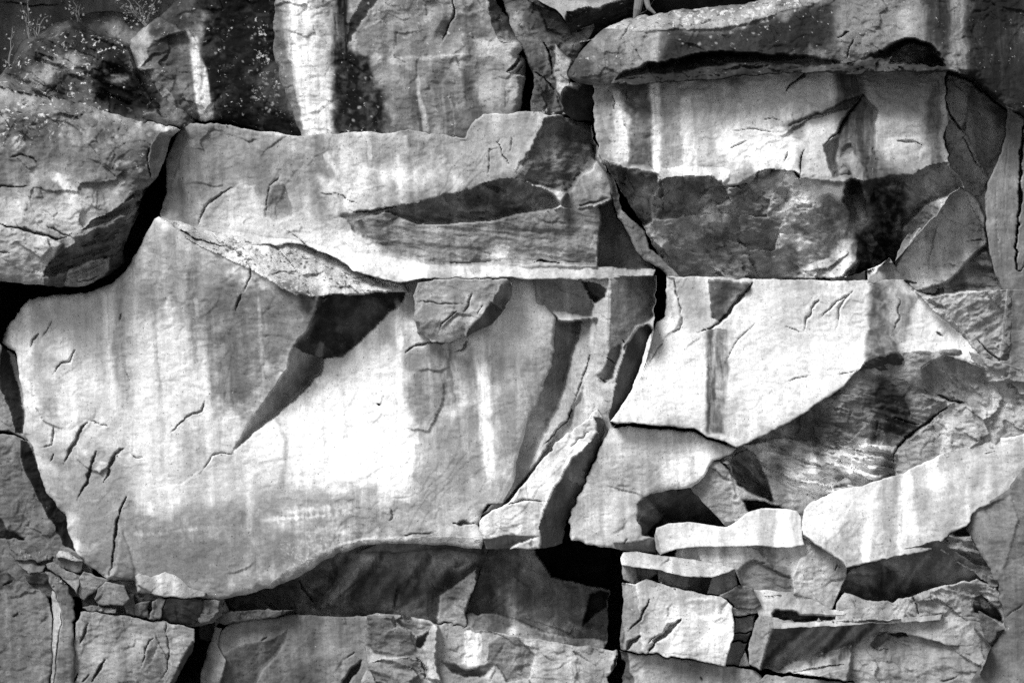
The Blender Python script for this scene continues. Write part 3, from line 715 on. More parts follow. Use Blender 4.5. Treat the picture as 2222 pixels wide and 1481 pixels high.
# ------------------------------------------------------------------ the setting behind: the cliff that all blocks belong to
def cliff_backing():
    n = 200
    xs = np.linspace(-18, 18, n); zs = np.linspace(0.0, 22, n)
    X, Z = np.meshgrid(xs, zs)
    wide = 0.25 * fbm(X * 40, Z * 40, 60, 4, 3) + 0.12 * chips(X * 40, Z * 40, 34, 5)
    out = np.maximum(np.maximum(sstep(6.0, 6.3, np.abs(X)), sstep(13.25, 13.5, Z)), 1 - sstep(4.85, 5.1, Z))     # around the blocks the cliff comes forward, unseen, shaped to keep light from behind them
    Y = 2.9 + wide - out * (2.45 - np.clip(Z - 13, 0, 9) * 0.12)
    co = np.stack([X, Y, Z], -1).reshape(-1, 3)
    idx = np.arange(n * n).reshape(n, n)
    q = np.stack([idx[:-1, :-1], idx[:-1, 1:], idx[1:, 1:], idx[1:, :-1]], -1).reshape(-1, 4)
    st = np.zeros((n * n, 3)); st[:, 0] = 0.06 + 0.14 * out.ravel(); st[:, 2] = 0.5  # darker behind the blocks: colour deepens the shade in the gaps
    o = mesh_obj('cliff', co, q, st); o['kind'] = 'structure'
    g = np.array([[-60, -70, 0], [60, -70, 0], [60, 3.5, 0], [-60, 3.5, 0]], float)
    sg = np.zeros((4, 3)); sg[:, 0] = 0.17; sg[:, 2] = 0.5
    o = mesh_obj('ground', g, np.array([[0, 1, 2, 3]]), sg); o['kind'] = 'structure'
cliff_backing()

# ------------------------------------------------------------------ top left
b = plane(120, 40, 1.7, 0, -0.25)
rock('bk', 'rock_wall', 'smooth dark grey rock wall set far back behind the shrubs, top left corner',
     [(-160, -140), (460, -140), (460, 120), (300, 150), (-160, 190)], b, 0.23, edge=(4, 0.02), relief=0.3,
     cracks=[([(-20, 4), (30, 8), (65, 17), (110, 12), (140, 6)], 6, 0.15)])
b = plane(150, 140, 0.85, 0.05, -0.75)
rock('r1', 'boulder', 'rounded lichen-speckled boulder with a dark stained hollow, below the shrubs',
     [(-160, 200), (-160, 190), (0, 165), (22, 140), (30, 118), (42, 92), (70, 76), (100, 58), (150, 36), (205, 25), (240, 24), (275, 33), (320, 55), (420, 120), (420, 300), (-160, 330)],
     b, 0.18, edge=(34, 0.30), bulge=(90, 0.4), lich=0.35, relief=0.9, rough=1.6, mott=0.5,
     facets=[F([(-160, 215), (0, 165), (25, 135), (65, 95), (165, 62), (180, 70), (250, 85), (275, 100), (300, 170), (350, 250), (300, 280), (-160, 260)],
               plane(150, 140, 0.62, 0.05, -0.55), 'weathered_face', lich=0.5, bed=(-28, 1.1)),
             F([(200, 170), (225, 128), (280, 118), (300, 160), (335, 215), (350, 250), (270, 258), (210, 225)], plane(270, 190, 0.72, 0.25, -0.1), 'hollow', lich=0.25, blend=34)],
     cracks=[([(92, 200), (120, 190), (95, 205)], 5, 0.05)])
b = plane(430, 150, 0.66, 0.12, -0.12)
rock('r2', 'boulder', 'dark varnished boulder with one narrow bright white streak',
     [(273, 106), (280, 88), (310, 62), (345, 36), (362, 22), (385, 0), (420, -60), (440, -140), (700, -140), (700, 310), (600, 300), (540, 276), (470, 264), (420, 262), (375, 256), (352, 246), (342, 225), (330, 205), (310, 175), (300, 160), (285, 134)],
     b, 0.19, edge=(26, 0.16), bulge=(70, 0.3), relief=0.7, lich=0.25, mott=0.42, rough=1.3,
     facets=[F([(273, 106), (280, 88), (310, 62), (345, 36), (400, 70), (330, 90), (318, 110), (325, 125), (300, 150), (285, 134)], hinge(b, (345, 36), (300, 150), 0.5), 'corner_face', alb=0.32),
             F([(300, 160), (340, 150), (345, 190), (360, 250), (352, 246), (342, 225), (330, 205), (310, 175)], hinge(b, (340, 150), (360, 250), 0.9), 'fracture_face'),
             F([(340, 205), (358, 188), (380, 215), (382, 250), (360, 250)], hinge(b, (358, 188), (382, 250), 0.5), alb=0.30)],
     spalls=[([(300, 150), (330, 120), (370, 105)], 26, 0.05)], flakes=6)
b = plane(800, 150, 0.56, 0.0, -0.10)
rock('r3', 'rock_block', 'tall block with a broad white streak beside a black varnish stain',
     [(592, 15), (600, -5), (610, -140), (1075, -140), (1060, -20), (1105, 40), (1128, 92), (1133, 108), (1122, 120), (1138, 130), (1140, 165), (1132, 240), (1120, 300), (1030, 340), (660, 340), (650, 285), (632, 250), (612, 205), (598, 150), (590, 110), (586, 60)],
     b, 0.34, edge=(20, 0.14), bulge=(60, 0.25), relief=0.6, mott=0.30, lich=0.2, rough=1.2,
     facets=[F([(586, 60), (592, 15), (625, 0), (628, 120), (640, 200), (662, 275), (650, 285), (632, 250), (612, 205), (598, 150), (590, 110)], hinge(b, (625, 0), (662, 275), 0.55), 'side_face', alb=0.22),
             F([(1040, -140), (1060, -140), (1060, -20), (1105, 40), (1128, 92), (1085, 90), (1065, 50)], hinge(b, (1040, -20), (1085, 90), 0.9), 'broken_corner', alb=0.15, relief=1.2, rough=2),
             F([(757, 55), (790, -10), (840, -60), (870, -40), (800, 20), (770, 70), (752, 100)], hinge(b, (757, 55), (840, -60), 0.25), alb=0.10),
             F([(1098, 155), (1130, 112), (1138, 130), (1140, 165), (1110, 160)], hinge(b, (1098, 155), (1130, 112), 0.9), 'chipped_corner', alb=0.25)],
     spalls=[([(985, 30), (972, 60), (957, 98)], 22, 0.09), ([(1100, 150), (1115, 135), (1130, 118)], 16, 0.08), ([(860, 128), (930, 124), (1010, 118), (1090, 122)], 18, -0.025)],
     cracks=[([(982, 0), (985, 30), (972, 62), (957, 98)], 8, 0.12), ([(1098, 155), (1118, 140), (1132, 115)], 9, 0.14), ([(1120, 158), (1135, 140)], 7, 0.12)], flakes=8)
b = plane(1180, 120, 0.9, 0.1, -0.2)
rock('r3b', 'rock_wedge', 'splintered leaning slabs beside the narrow black slot, top centre',
     [(1050, -140), (1270, -140), (1290, 60), (1250, 130), (1240, 160), (1232, 192), (1222, 215), (1225, 262), (1150, 262), (1152, 225), (1158, 190), (1158, 160), (1145, 140), (1132, 110), (1110, 60)],
     b, 0.22, edge=(10, 0.08), relief=1.0, rough=1.8, lich=0.15, mott=0.4,
     facets=[F([(1110, 0), (1128, 40), (1150, 50), (1180, 110), (1203, 178), (1206, 202), (1180, 168), (1145, 138), (1132, 105)], hinge(b, (1128, 40), (1206, 202), -0.5), 'leaning_slab', alb=0.24),
             F([(1158, 150), (1180, 168), (1206, 202), (1216, 245), (1150, 262), (1150, 220)], plane(1185, 210, 0.75, 0.2, -0.1), 'lower_face', alb=0.22),
             F([(1203, 100), (1240, 130), (1234, 190), (1214, 212), (1204, 150)], plane(1215, 150, 0.72, -0.5, -0.2), 'pale_face', alb=0.50),
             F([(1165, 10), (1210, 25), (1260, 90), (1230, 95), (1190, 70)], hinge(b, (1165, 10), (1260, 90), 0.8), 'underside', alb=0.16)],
     cracks=[([(1180, 95), (1192, 125), (1203, 160)], 6, 0.2), ([(1205, 195), (1180, 168), (1155, 150)], 5, 0.12)], flakes=4)
b = plane(1260, 20, 0.75, 0, -1.6)
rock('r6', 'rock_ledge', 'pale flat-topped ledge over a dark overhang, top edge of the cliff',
     [(1130, -140), (1420, -140), (1420, 0), (1395, 30), (1340, 55), (1290, 85), (1258, 92), (1240, 80), (1228, 45), (1205, 18), (1165, 0)],
     b, 0.38, edge=(6, 0.04), lich=0.3, relief=1.0,
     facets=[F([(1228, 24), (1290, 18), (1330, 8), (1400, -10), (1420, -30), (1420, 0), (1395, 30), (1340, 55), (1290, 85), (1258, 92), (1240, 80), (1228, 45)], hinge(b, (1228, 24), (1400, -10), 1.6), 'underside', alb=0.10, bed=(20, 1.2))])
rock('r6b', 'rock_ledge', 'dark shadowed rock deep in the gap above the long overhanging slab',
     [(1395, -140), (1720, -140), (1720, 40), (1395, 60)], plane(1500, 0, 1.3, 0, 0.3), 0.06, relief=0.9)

# ------------------------------------------------------------------ top right
b = plane(1700, 80, -0.22, -0.02, -0.35)
SL = [(1238, 145), (1252, 124), (1275, 95), (1310, 60), (1340, 50), (1400, 33), (1440, 28), (1480, 17), (1505, 22), (1560, 14), (1640, 4), (1690, -20), (1760, -140), (2380, -140), (2380, 330),
      (2222, 262), (2190, 240), (2150, 205), (2112, 170), (2062, 152), (2000, 160), (1700, 160), (1400, 182), (1290, 184), (1255, 180), (1236, 168)]
UN = [(1325, 186), (1336, 170), (1352, 157), (1390, 147), (1405, 137), (1440, 137), (1480, 128), (1520, 118), (1560, 113), (1640, 114), (1740, 122), (1800, 132), (1840, 136), (1880, 126), (1905, 114), (1930, 99), (1960, 88), (1985, 87), (2020, 97), (2045, 118), (2064, 145), (2090, 165), (2000, 190), (1400, 190)]
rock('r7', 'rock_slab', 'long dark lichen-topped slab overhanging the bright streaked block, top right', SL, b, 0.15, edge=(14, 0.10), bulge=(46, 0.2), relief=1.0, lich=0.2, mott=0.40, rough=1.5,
     facets=[F([(1310, 60), (1340, 50), (1400, 33), (1440, 28), (1480, 17), (1560, 14), (1640, 4), (1690, -20), (1760, -140), (1900, -140), (1800, -10), (1780, 8), (1700, 25), (1640, 45), (1560, 62), (1470, 66), (1400, 70)], hinge(b, (1310, 62), (1800, -10), 0.6), 'top_face', alb=0.34, lich=0.6),
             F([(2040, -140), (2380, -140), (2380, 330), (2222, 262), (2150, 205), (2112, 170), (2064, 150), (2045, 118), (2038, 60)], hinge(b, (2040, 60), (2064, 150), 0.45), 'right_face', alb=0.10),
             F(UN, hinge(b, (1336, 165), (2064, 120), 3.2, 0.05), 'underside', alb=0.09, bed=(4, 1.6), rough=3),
             F([(1930, 140), (1945, 112), (1975, 95), (2010, 100), (2040, 125), (2050, 145)], plane(1980, 120, 0.25, 0.3, 0.8), 'alcove', alb=0.2, bed=(-20, 1.8))],
     cracks=[([(1345, 88), (1380, 45)], 4, 0.03), ([(1818, 80), (1845, 68)], 8, 0.10), ([(1838, 125), (1845, 100), (1856, 83)], 8, 0.10), ([(2110, 172), (2150, 205), (2190, 240), (2222, 258)], 12, 0.25)], flakes=10)
rock('r7b', 'stone', 'small rounded block wedged beneath the left end of the long overhanging slab',
     [(1213, 215), (1218, 200), (1230, 192), (1236, 178), (1250, 176), (1290, 178), (1290, 262), (1240, 258), (1222, 240)], plane(1250, 210, 0.35, 0.9, 0.6), 0.10, edge=(16, 0.12), relief=0.9,
     facets=[F([(1230, 165), (1262, 172), (1256, 198), (1232, 190)], plane(1245, 180, 0.05, 0.2, 0), 'face', alb=0.25)])
b = plane(1650, 260, -0.04, 0.0, -0.16)
FB = [(1312, 350), (1340, 357), (1370, 368), (1412, 372), (1432, 390), (1450, 384), (1500, 379), (1540, 384), (1562, 396), (1576, 408), (1612, 396), (1626, 402), (1645, 374), (1664, 366), (1690, 370), (1726, 374), (1735, 382), (1722, 391), (1770, 392), (1810, 396), (1860, 392), (1930, 385), (1990, 372), (2010, 362), (2056, 354)]
rock('r8', 'rock_block', 'big bright streaked block with a dark faceted underside, upper right',
     [(1286, 172), (1340, 166), (1480, 160), (1600, 150), (1700, 140), (1880, 138), (1960, 136), (2010, 142), (2052, 152), (2050, 200), (2055, 260), (2050, 300), (2056, 350), (2076, 376), (2092, 402), (2060, 424), (2030, 470), (1985, 520), (1948, 566), (1880, 588), (1830, 600), (1815, 612), (1480, 612), (1440, 575), (1412, 520), (1395, 490), (1370, 445), (1345, 405), (1312, 352), (1302, 332), (1296, 312), (1290, 260)],
     b, 0.47, edge=(8, 0.05), relief=0.5, rough=1.0, mott=0.22,
     facets=[F(FB + [(2076, 376), (2092, 402), (2060, 424), (2030, 470), (1985, 520), (1948, 566), (1880, 588), (1830, 600), (1815, 630), (1470, 630), (1440, 575), (1412, 520), (1395, 490), (1370, 445), (1345, 405)], hinge(b, (1312, 365), (2056, 372), 0.8), 'underside', alb=0.46, relief=1.4, rough=3.6, mott=0.55),
             F([(1370, 368), (1420, 372), (1445, 390), (1420, 425), (1412, 480), (1395, 490), (1370, 445), (1345, 405), (1340, 357)], hinge(b, (1340, 365), (1420, 380), 1.6), 'notched_face', alb=0.28, relief=1.0),
             F([(1450, 384), (1500, 380), (1540, 384), (1570, 402), (1575, 430), (1530, 455), (1470, 475), (1410, 470), (1412, 430), (1430, 400)], hinge(b, (1450, 384), (1570, 390), 1.1), 'hollowed_face', alb=0.34, rough=3.0, mott=0.5),
             F([(1575, 404), (1600, 398), (1625, 384), (1640, 375), (1660, 366), (1690, 370), (1660, 385), (1640, 408), (1600, 440), (1550, 455), (1570, 430)], hinge(b, (1575, 394), (1690, 366), 0.75), 'broken_edge', alb=0.34),
             F([(1830, 392), (1862, 392), (1885, 470), (1870, 500), (1862, 560), (1830, 600), (1740, 606), (1690, 600), (1800, 560), (1840, 500), (1845, 460), (1830, 430)], hinge(b, (1845, 392), (1830, 600), 0.5, 0.7), None),
             F([(1870, 392), (1930, 385), (1950, 400), (1955, 450), (1960, 500), (1975, 530), (1948, 566), (1880, 588), (1840, 598), (1862, 560), (1872, 500), (1885, 470)], hinge(b, (1870, 380), (1960, 372), 0.9, 0.04), 'stained_underside', alb=0.40, mott=0.5),
             F([(1950, 392), (2010, 362), (2056, 354), (2076, 376), (2092, 402), (2060, 424), (2020, 440), (1975, 480), (1960, 500)], hinge(b, (1950, 385), (2056, 354), 1.3), 'corner_underside', alb=0.34, mott=0.4, bed=(-40, 0.8)),
             F([(1420, 362), (1540, 360), (1585, 372), (1570, 402), (1540, 384), (1500, 380), (1450, 384), (1430, 398)], hinge(b, (1420, 362), (1585, 372), -0.6), 'lip', alb=0.62),
             F([(1700, 280), (1740, 262), (1800, 236), (1850, 215), (1872, 206), (1850, 240), (1828, 262), (1815, 300), (1790, 320), (1810, 385), (1870, 385), (1890, 300), (1905, 240), (1872, 206), (1840, 238), (1780, 250)], plane(1830, 300, 0.16, 0.15, 0.1), None),
             F([(1850, 230), (1872, 206), (1895, 240), (1905, 290), (1900, 340), (1885, 388), (1812, 392), (1808, 330), (1812, 300), (1830, 262)], plane(1860, 300, 0.09, 0.25, -0.05), 'recessed_face', blend=12, mott=0.4),
             F([(1830, 325), (1845, 312), (1850, 340), (1880, 370), (1885, 388), (1850, 390), (1828, 350)], plane(1855, 350, 0.05, 0.1, -0.5), 'chip_face', alb=0.42)],
     cracks=[([(1752, 150), (1745, 165), (1715, 185), (1702, 204)], 9, 0.20), ([(1872, 208), (1850, 238), (1832, 262), (1822, 288), (1805, 300), (1788, 318)], 10, 0.20), ([(1655, 261), (1676, 255), (1697, 264)], 4, 0.06), ([(1745, 325), (1738, 345), (1738, 385)], 6, 0.15), ([(1712, 328), (1700, 355)], 4, 0.08), ([(1725, 374), (1735, 390)], 10, 0.25),
             ([(1595, 285), (1640, 280), (1690, 290)], 4, 0.05), ([(1585, 322), (1625, 305)], 4, 0.05), ([(1950, 305), (1985, 308), (2005, 312)], 8, 0.08), ([(1895, 320), (1898, 350)], 8, 0.1),
             ([(1332, 240), (1336, 225), (1330, 205)], 8, 0.05), ([(1360, 215), (1362, 190)], 6, 0.05)],
     spalls=[([(1690, 300), (1760, 258), (1840, 236)], 40, 0.07), ([(2000, 300), (1950, 296), (1910, 300)], 30, 0.05), ([(1500, 415), (1560, 440), (1640, 400)], 20, 0.06), ([(1410, 473), (1445, 476), (1490, 470), (1550, 440)], 26, -0.05),
             ([(1650, 470), (1700, 440), (1712, 400)], 20, 0.06), ([(1740, 590), (1800, 580), (1850, 540)], 34, 0.10)], flakes=26)
b = plane(2110, 300, 0.55, 0.2, -0.05)
rock('r10', 'rock_wedge', 'fractured wedge of grey facets between the bright block and the smooth right slab',
     [(2030, 140), (2112, 160), (2230, 230), (2230, 300), (2160, 400), (2150, 480), (2175, 600), (2190, 640), (1985, 632), (1940, 590), (1950, 545), (1990, 480), (2040, 400), (2030, 340)],
     b, 0.36, edge=(6, 0.03), relief=0.9, rough=1.4,
     facets=[F([(2056, 158), (2110, 180), (2095, 255), (2085, 280), (2050, 255), (2050, 200)], plane(2080, 210, 0.35, 0.15, -0.1), 'upper_face', alb=0.42),
             F([(2110, 180), (2190, 245), (2185, 290), (2150, 380), (2130, 350), (2090, 290), (2095, 255)], plane(2140, 270, 0.5, 0.3, 0.15), 'shadowed_face', alb=0.34),
             F([(2050, 255), (2085, 280), (2130, 350), (2150, 390), (2135, 420), (2100, 430), (2085, 405), (2056, 350)], plane(2090, 340, 0.45, 0.1, 0.2), 'lower_face', alb=0.42, bed=(50, 0.6)),
             F([(2020, 455), (2050, 420), (2085, 405), (2125, 440), (2135, 470), (2140, 530), (2060, 610), (1985, 630), (1945, 585), (1955, 560)], plane(2060, 520, 0.32, 0.1, -0.05), 'base_face', alb=0.52, bed=(-12, 0.4)),
             F([(2060, 610), (2140, 540), (2175, 625), (2070, 630)], plane(2120, 590, 0.5, 0.2, 0.4), 'base_corner', alb=0.3, bed=(-10, 0.7))],
     cracks=[([(2050, 215), (2058, 245), (2080, 278), (2095, 300)], 8, 0.15), ([(2085, 300), (2120, 350), (2145, 385)], 5, 0.1), ([(2095, 522), (2138, 520)], 6, 0.08)],
     spalls=[([(2010, 612), (2030, 500), (2040, 470)], 30, -0.04)], flakes=10)
rock('r9', 'rock_slab', 'tall smooth grey slab with a thin black vertical crack, right edge',
     [(2192, 150), (2260, 120), (2380, 120), (2380, 680), (2200, 660), (2178, 632), (2162, 600), (2147, 545), (2137, 490), (2138, 430), (2150, 385), (2172, 335), (2184, 285), (2190, 210)],
     plane(2180, 400, 0.22, 0.25, 0.0), 0.34, edge=(10, 0.10), relief=0.25, rough=0.4,
     cracks=[([(2224, 250), (2217, 330), (2214, 420), (2207, 500), (2204, 570), (2206, 586), (2214, 588), (2224, 566)], 9, 0.5), ([(2165, 400), (2160, 480), (2172, 590)], 3, 0.02), ([(2190, 300), (2180, 420), (2190, 560)], 3, 0.02)])
rock('st1', 'stone', 'small pale pyramid-shaped stone standing on the ledge beneath the black stain',
     [(1882, 584), (1905, 577), (1932, 559), (1946, 580), (1970, 606), (1970, 622), (1884, 622)], plane(1925, 590, 0.15, 0.25, -0.2), 0.42, edge=(3, 0.02), thick=0.5,
     facets=[F([(1882, 584), (1905, 577), (1932, 559), (1906, 585), (1884, 606)], plane(1900, 585, 0.12, -0.9, -0.9), 'bright_face', alb=0.62)])
rock('st2', 'stone', 'thin grey slab on the ledge directly left of the pale pyramid stone',
     [(1800, 600), (1850, 596), (1878, 586), (1878, 622), (1800, 622)], plane(1840, 605, 0.4, 0, 0), 0.2, edge=(3, 0.02), thick=0.6)
rock('sl1', 'rock_sliver', 'narrow leaning sliver of rock under the left corner of the bright block',
     [(1318, 372), (1330, 380), (1345, 420), (1350, 455), (1372, 480), (1400, 502), (1412, 540), (1440, 566), (1470, 592), (1484, 612), (1458, 612), (1436, 584), (1402, 566), (1385, 548), (1365, 510), (1342, 470), (1330, 430)],
     plane(1400, 520, 0.42, -0.3, 0.2), 0.22, edge=(8, 0.08), relief=0.8, rough=1.2,
     facets=[F([(1318, 372), (1330, 380), (1345, 420), (1350, 455), (1342, 470), (1330, 430)], plane(1335, 420, 0.5, 0.6, 0.2), 'shadowed_end', alb=0.15)])

# ------------------------------------------------------------------ middle left and centre, upper ledge
b = plane(180, 420, -0.30, 0.02, -0.16)
R4O = [(-160, 190), (0, 188), (60, 200), (90, 206), (170, 222), (225, 240), (262, 252), (300, 264), (345, 268), (392, 279), (386, 286), (370, 300), (362, 330), (350, 358), (340, 382), (324, 402), (306, 428), (300, 465), (288, 485), (278, 505), (274, 522), (266, 545), (270, 570), (258, 580), (238, 598), (185, 620), (130, 623), (80, 619), (40, 613), (0, 611), (-160, 605)]
rock('r4', 'rock_block', 'broad lichen-spotted block with a layered dark underside, left edge', R4O, b, 0.28, edge=(22, 0.16), bulge=(90, 0.22), relief=0.8, rough=1.5, lich=0.15, mott=0.40,
     facets=[F([(-160, 190), (0, 188), (90, 206), (170, 222), (262, 252), (345, 268), (392, 279), (330, 282), (250, 268), (160, 250), (120, 235), (-160, 300)], hinge(b, (-160, 290), (392, 290), 0.9), 'top_face', alb=0.34, lich=0.45),
             F([(352, 278), (392, 279), (386, 286), (370, 300), (362, 330), (340, 382), (326, 386), (319, 350), (326, 312)], hinge(b, (352, 278), (326, 386), 0.7), 'corner_pillar', alb=0.36),
             F([(290, 420), (324, 402), (306, 428), (300, 465), (288, 485), (274, 522), (266, 545), (272, 572), (240, 600), (185, 625), (95, 625), (92, 592), (108, 566), (138, 542), (162, 524), (150, 508), (186, 494), (202, 478), (240, 458), (262, 440)], hinge(b, (92, 592), (290, 420), 0.95), 'layered_underside', alb=0.21, mott=0.4, bed=(20, 2.2), relief=0.9, rough=2),
             F([(136, 618), (148, 588), (190, 566), (238, 560), (236, 590), (220, 604), (180, 625)], hinge(b, (92, 592), (290, 420), 0.62, 0.02), 'smooth_underside_patch', alb=0.48),
             F([(-160, 490), (5, 487), (60, 504), (118, 522), (135, 528), (108, 566), (92, 592), (95, 625), (-160, 640)], hinge(b, (0, 488), (118, 522), 0.12, -0.08), 'lower_face', alb=0.46)],
     cracks=[([(0, 484), (12, 492), (60, 500), (118, 520), (150, 512)], 12, 0.16), ([(-30, 402), (15, 404), (45, 408), (70, 398)], 6, 0.08), ([(326, 312), (319, 335), (320, 360), (326, 390)], 5, 0.12), ([(105, 492), (135, 506), (152, 514)], 5, 0.08), ([(20, 345), (45, 338), (70, 345), (85, 362)], 7, 0.05), ([(0, 545), (15, 548), (22, 550)], 7, 0.06), ([(165, 612), (195, 606), (217, 598)], 5, 0.1)],
     spalls=[([(120, 246), (165, 252), (185, 250)], 20, 0.08)], flakes=8)
rock('st3', 'stone', 'small dark stones jammed between the left block and the varnished boulder',
     [(308, 248), (330, 243), (352, 250), (385, 262), (398, 270), (390, 274), (350, 270), (320, 262)], plane(350, 260, 0.2, 0, 0.8), 0.2, edge=(5, 0.05), thick=0.6, relief=0.9)
rock('st4', 'stone', 'thin stacked dark chips in the slot under the varnished boulder',
     [(318, 226), (332, 216), (345, 222), (358, 250), (330, 246), (318, 240)], plane(335, 232, 0.55, 0.3, 0.3), 0.10, edge=(3, 0.03), thick=0.5, facets=[F([(310, 210), (360, 210), (360, 260), (310, 260)], plane(335, 232, 0.55, 0.3, 0.3), None, bed=(-20, 0.6))])
b = plane(800, 370, 0.30, 0.0, -0.16)
rock('r5', 'rock_block', 'long pale ledge block below the streaked tall block, with a dark overhanging lip',
     [(388, 284), (420, 268), (470, 270), (550, 282), (600, 290), (665, 294), (700, 292), (735, 290), (770, 283), (840, 289), (885, 283), (950, 290), (985, 298), (1012, 298), (1022, 275), (1032, 260), (1048, 250), (1075, 247), (1160, 243), (1220, 252), (1286, 270), (1290, 310), (1304, 332), (1318, 370), (1326, 400), (1330, 436), (1340, 470), (1400, 560), (1424, 585), (1416, 600), (1300, 604), (1100, 603), (900, 607), (862, 612), (815, 600), (770, 586), (720, 556), (665, 532), (600, 528), (540, 530), (480, 524), (430, 510), (385, 492), (348, 476), (346, 462), (362, 420), (360, 395), (358, 345), (374, 318)],
     b, 0.42, edge=(9, 0.06), relief=0.5, rough=0.95, mott=0.26,
     facets=[F([(340, 450), (352, 345), (374, 318), (388, 284), (420, 268), (395, 340), (372, 400), (372, 440), (360, 480)], hinge(b, (420, 268), (372, 440), 0.9), 'slot_wall', alb=0.46),
             F([(1182, 256), (1230, 252), (1286, 270), (1290, 310), (1302, 345), (1262, 385), (1228, 418), (1180, 405), (1112, 385), (1140, 342), (1165, 300)], hinge(b, (1182, 250), (1112, 385), 0.75), 'rough_corner_face', alb=0.25, mott=0.35, rough=2.5, relief=1.1, bed=(-15, 0.5)),
             F([(1302, 345), (1320, 372), (1328, 400), (1332, 436), (1240, 452), (1215, 446), (1230, 416), (1262, 385)], plane(1270, 400, 0.5, 0.3, -0.1), 'corner_face', alb=0.34),
             F([(775, 486), (800, 462), (848, 450), (905, 440), (960, 424), (1030, 408), (1062, 394), (1112, 384), (1150, 398), (1186, 414), (1216, 442), (1190, 456), (1130, 462), (1080, 476), (1020, 482), (950, 488), (905, 486), (876, 473), (835, 458)], hinge(b, (830, 452), (1112, 384), 1.15), 'overhanging_lip_underside', alb=0.32, mott=0.5, rough=2.5, bed=(-20, 0.6), relief=0.9),
             F([(738, 470), (785, 462), (800, 458), (835, 458), (876, 473), (905, 486), (950, 488), (1020, 482), (1080, 476), (1130, 462), (1200, 452), (1302, 448), (1306, 478), (1298, 560), (1292, 574), (1160, 566), (1150, 570), (1000, 575), (930, 572), (880, 556), (815, 530), (770, 502)], plane(1020, 530, 0.40, 0.04, 0.20), 'bedded_lower_face', alb=0.34, mott=0.3, bed=(-8, 0.35), relief=0.9),
             F([(1302, 448), (1332, 436), (1345, 470), (1402, 560), (1426, 588), (1300, 578), (1298, 560), (1306, 478)], plane(1340, 520, 0.85, -0.2, 0.0), 'recessed_corner', alb=0.26, relief=0.9),
             F([(340, 462), (372, 478), (430, 490), (500, 500), (600, 514), (700, 532), (790, 548), (860, 560), (930, 574), (1000, 577), (930, 578), (900, 612), (840, 624), (640, 604), (420, 544)], hinge(b, (430, 488), (930, 574), -0.95), 'sloping_sill', alb=0.55, relief=0.5),
             F([(1000, 577), (1300, 580), (1424, 585), (1416, 612), (1300, 614), (900, 612), (930, 578)], plane(1150, 590, 0.10, 0.05, -0.9), 'long_sill', alb=0.52),
             F([(430, 490), (440, 450), (470, 420), (520, 395), (545, 405), (580, 450), (600, 500), (500, 494)], None, None, alb=0.50),
             F([(575, 470), (582, 425), (600, 398), (612, 398), (628, 430), (640, 450), (632, 470), (600, 480)], plane(605, 440, 0.25, 0.1, 0.1), 'worn_knob', alb=0.30)],
     cracks=[([(430, 486), (445, 450), (480, 422), (515, 400)], 6, 0.07), ([(860, 448), (790, 462), (775, 464), (760, 458)], 6, 0.12), ([(1100, 360), (1085, 330), (1078, 310), (1090, 300)], 4, 0.06), ([(1060, 390), (1056, 350), (1062, 325), (1078, 322)], 4, 0.05), ([(1112, 300), (1106, 335)], 4, 0.05), ([(1157, 566), (1190, 568), (1228, 571)], 9, 0.3), ([(697, 418), (745, 425), (780, 450)], 4, 0.05), ([(580, 455), (585, 410), (612, 375)], 5, 0.05), ([(620, 495), (670, 535), (715, 568), (770, 592)], 4, 0.06)],
     spalls=[([(1110, 382), (1130, 350), (1160, 310), (1215, 262)], 26, 0.06), ([(1240, 452), (1300, 432), (1330, 430)], 16, 0.08), ([(930, 574), (1040, 565), (1090, 578)], 20, 0.03)], flakes=14)

# ------------------------------------------------------------------ centre left: the great pale slab
b = plane(800, 900, 0.25, 0.02, -0.10)
fa = soft_hinge(b, (506, 978), (60, 660), -0.40, 110)
GS = [(345, 468), (385, 476), (430, 496), (560, 515), (665, 512), (720, 540), (770, 570), (860, 598), (900, 592), (1160, 596), (1182, 600), (1183, 652), (1207, 692), (1197, 792), (1167, 874), (1143, 915), (1114, 1045), (1092, 1090), (1045, 1118), (1036, 1140), (1052, 1168), (1045, 1190), (960, 1182), (830, 1179), (790, 1181), (700, 1216), (642, 1256), (560, 1282), (482, 1298), (450, 1297), (345, 1292), (300, 1285), (290, 1262), (235, 1256), (184, 1222), (160, 1182), (138, 1112), (100, 1062), (64, 956), (50, 938), (54, 900), (40, 805), (32, 762), (16, 756), (5, 745), (8, 720), (30, 690), (64, 648), (120, 640), (190, 636), (242, 616), (272, 590), (288, 560), (308, 530), (320, 500), (336, 474)]
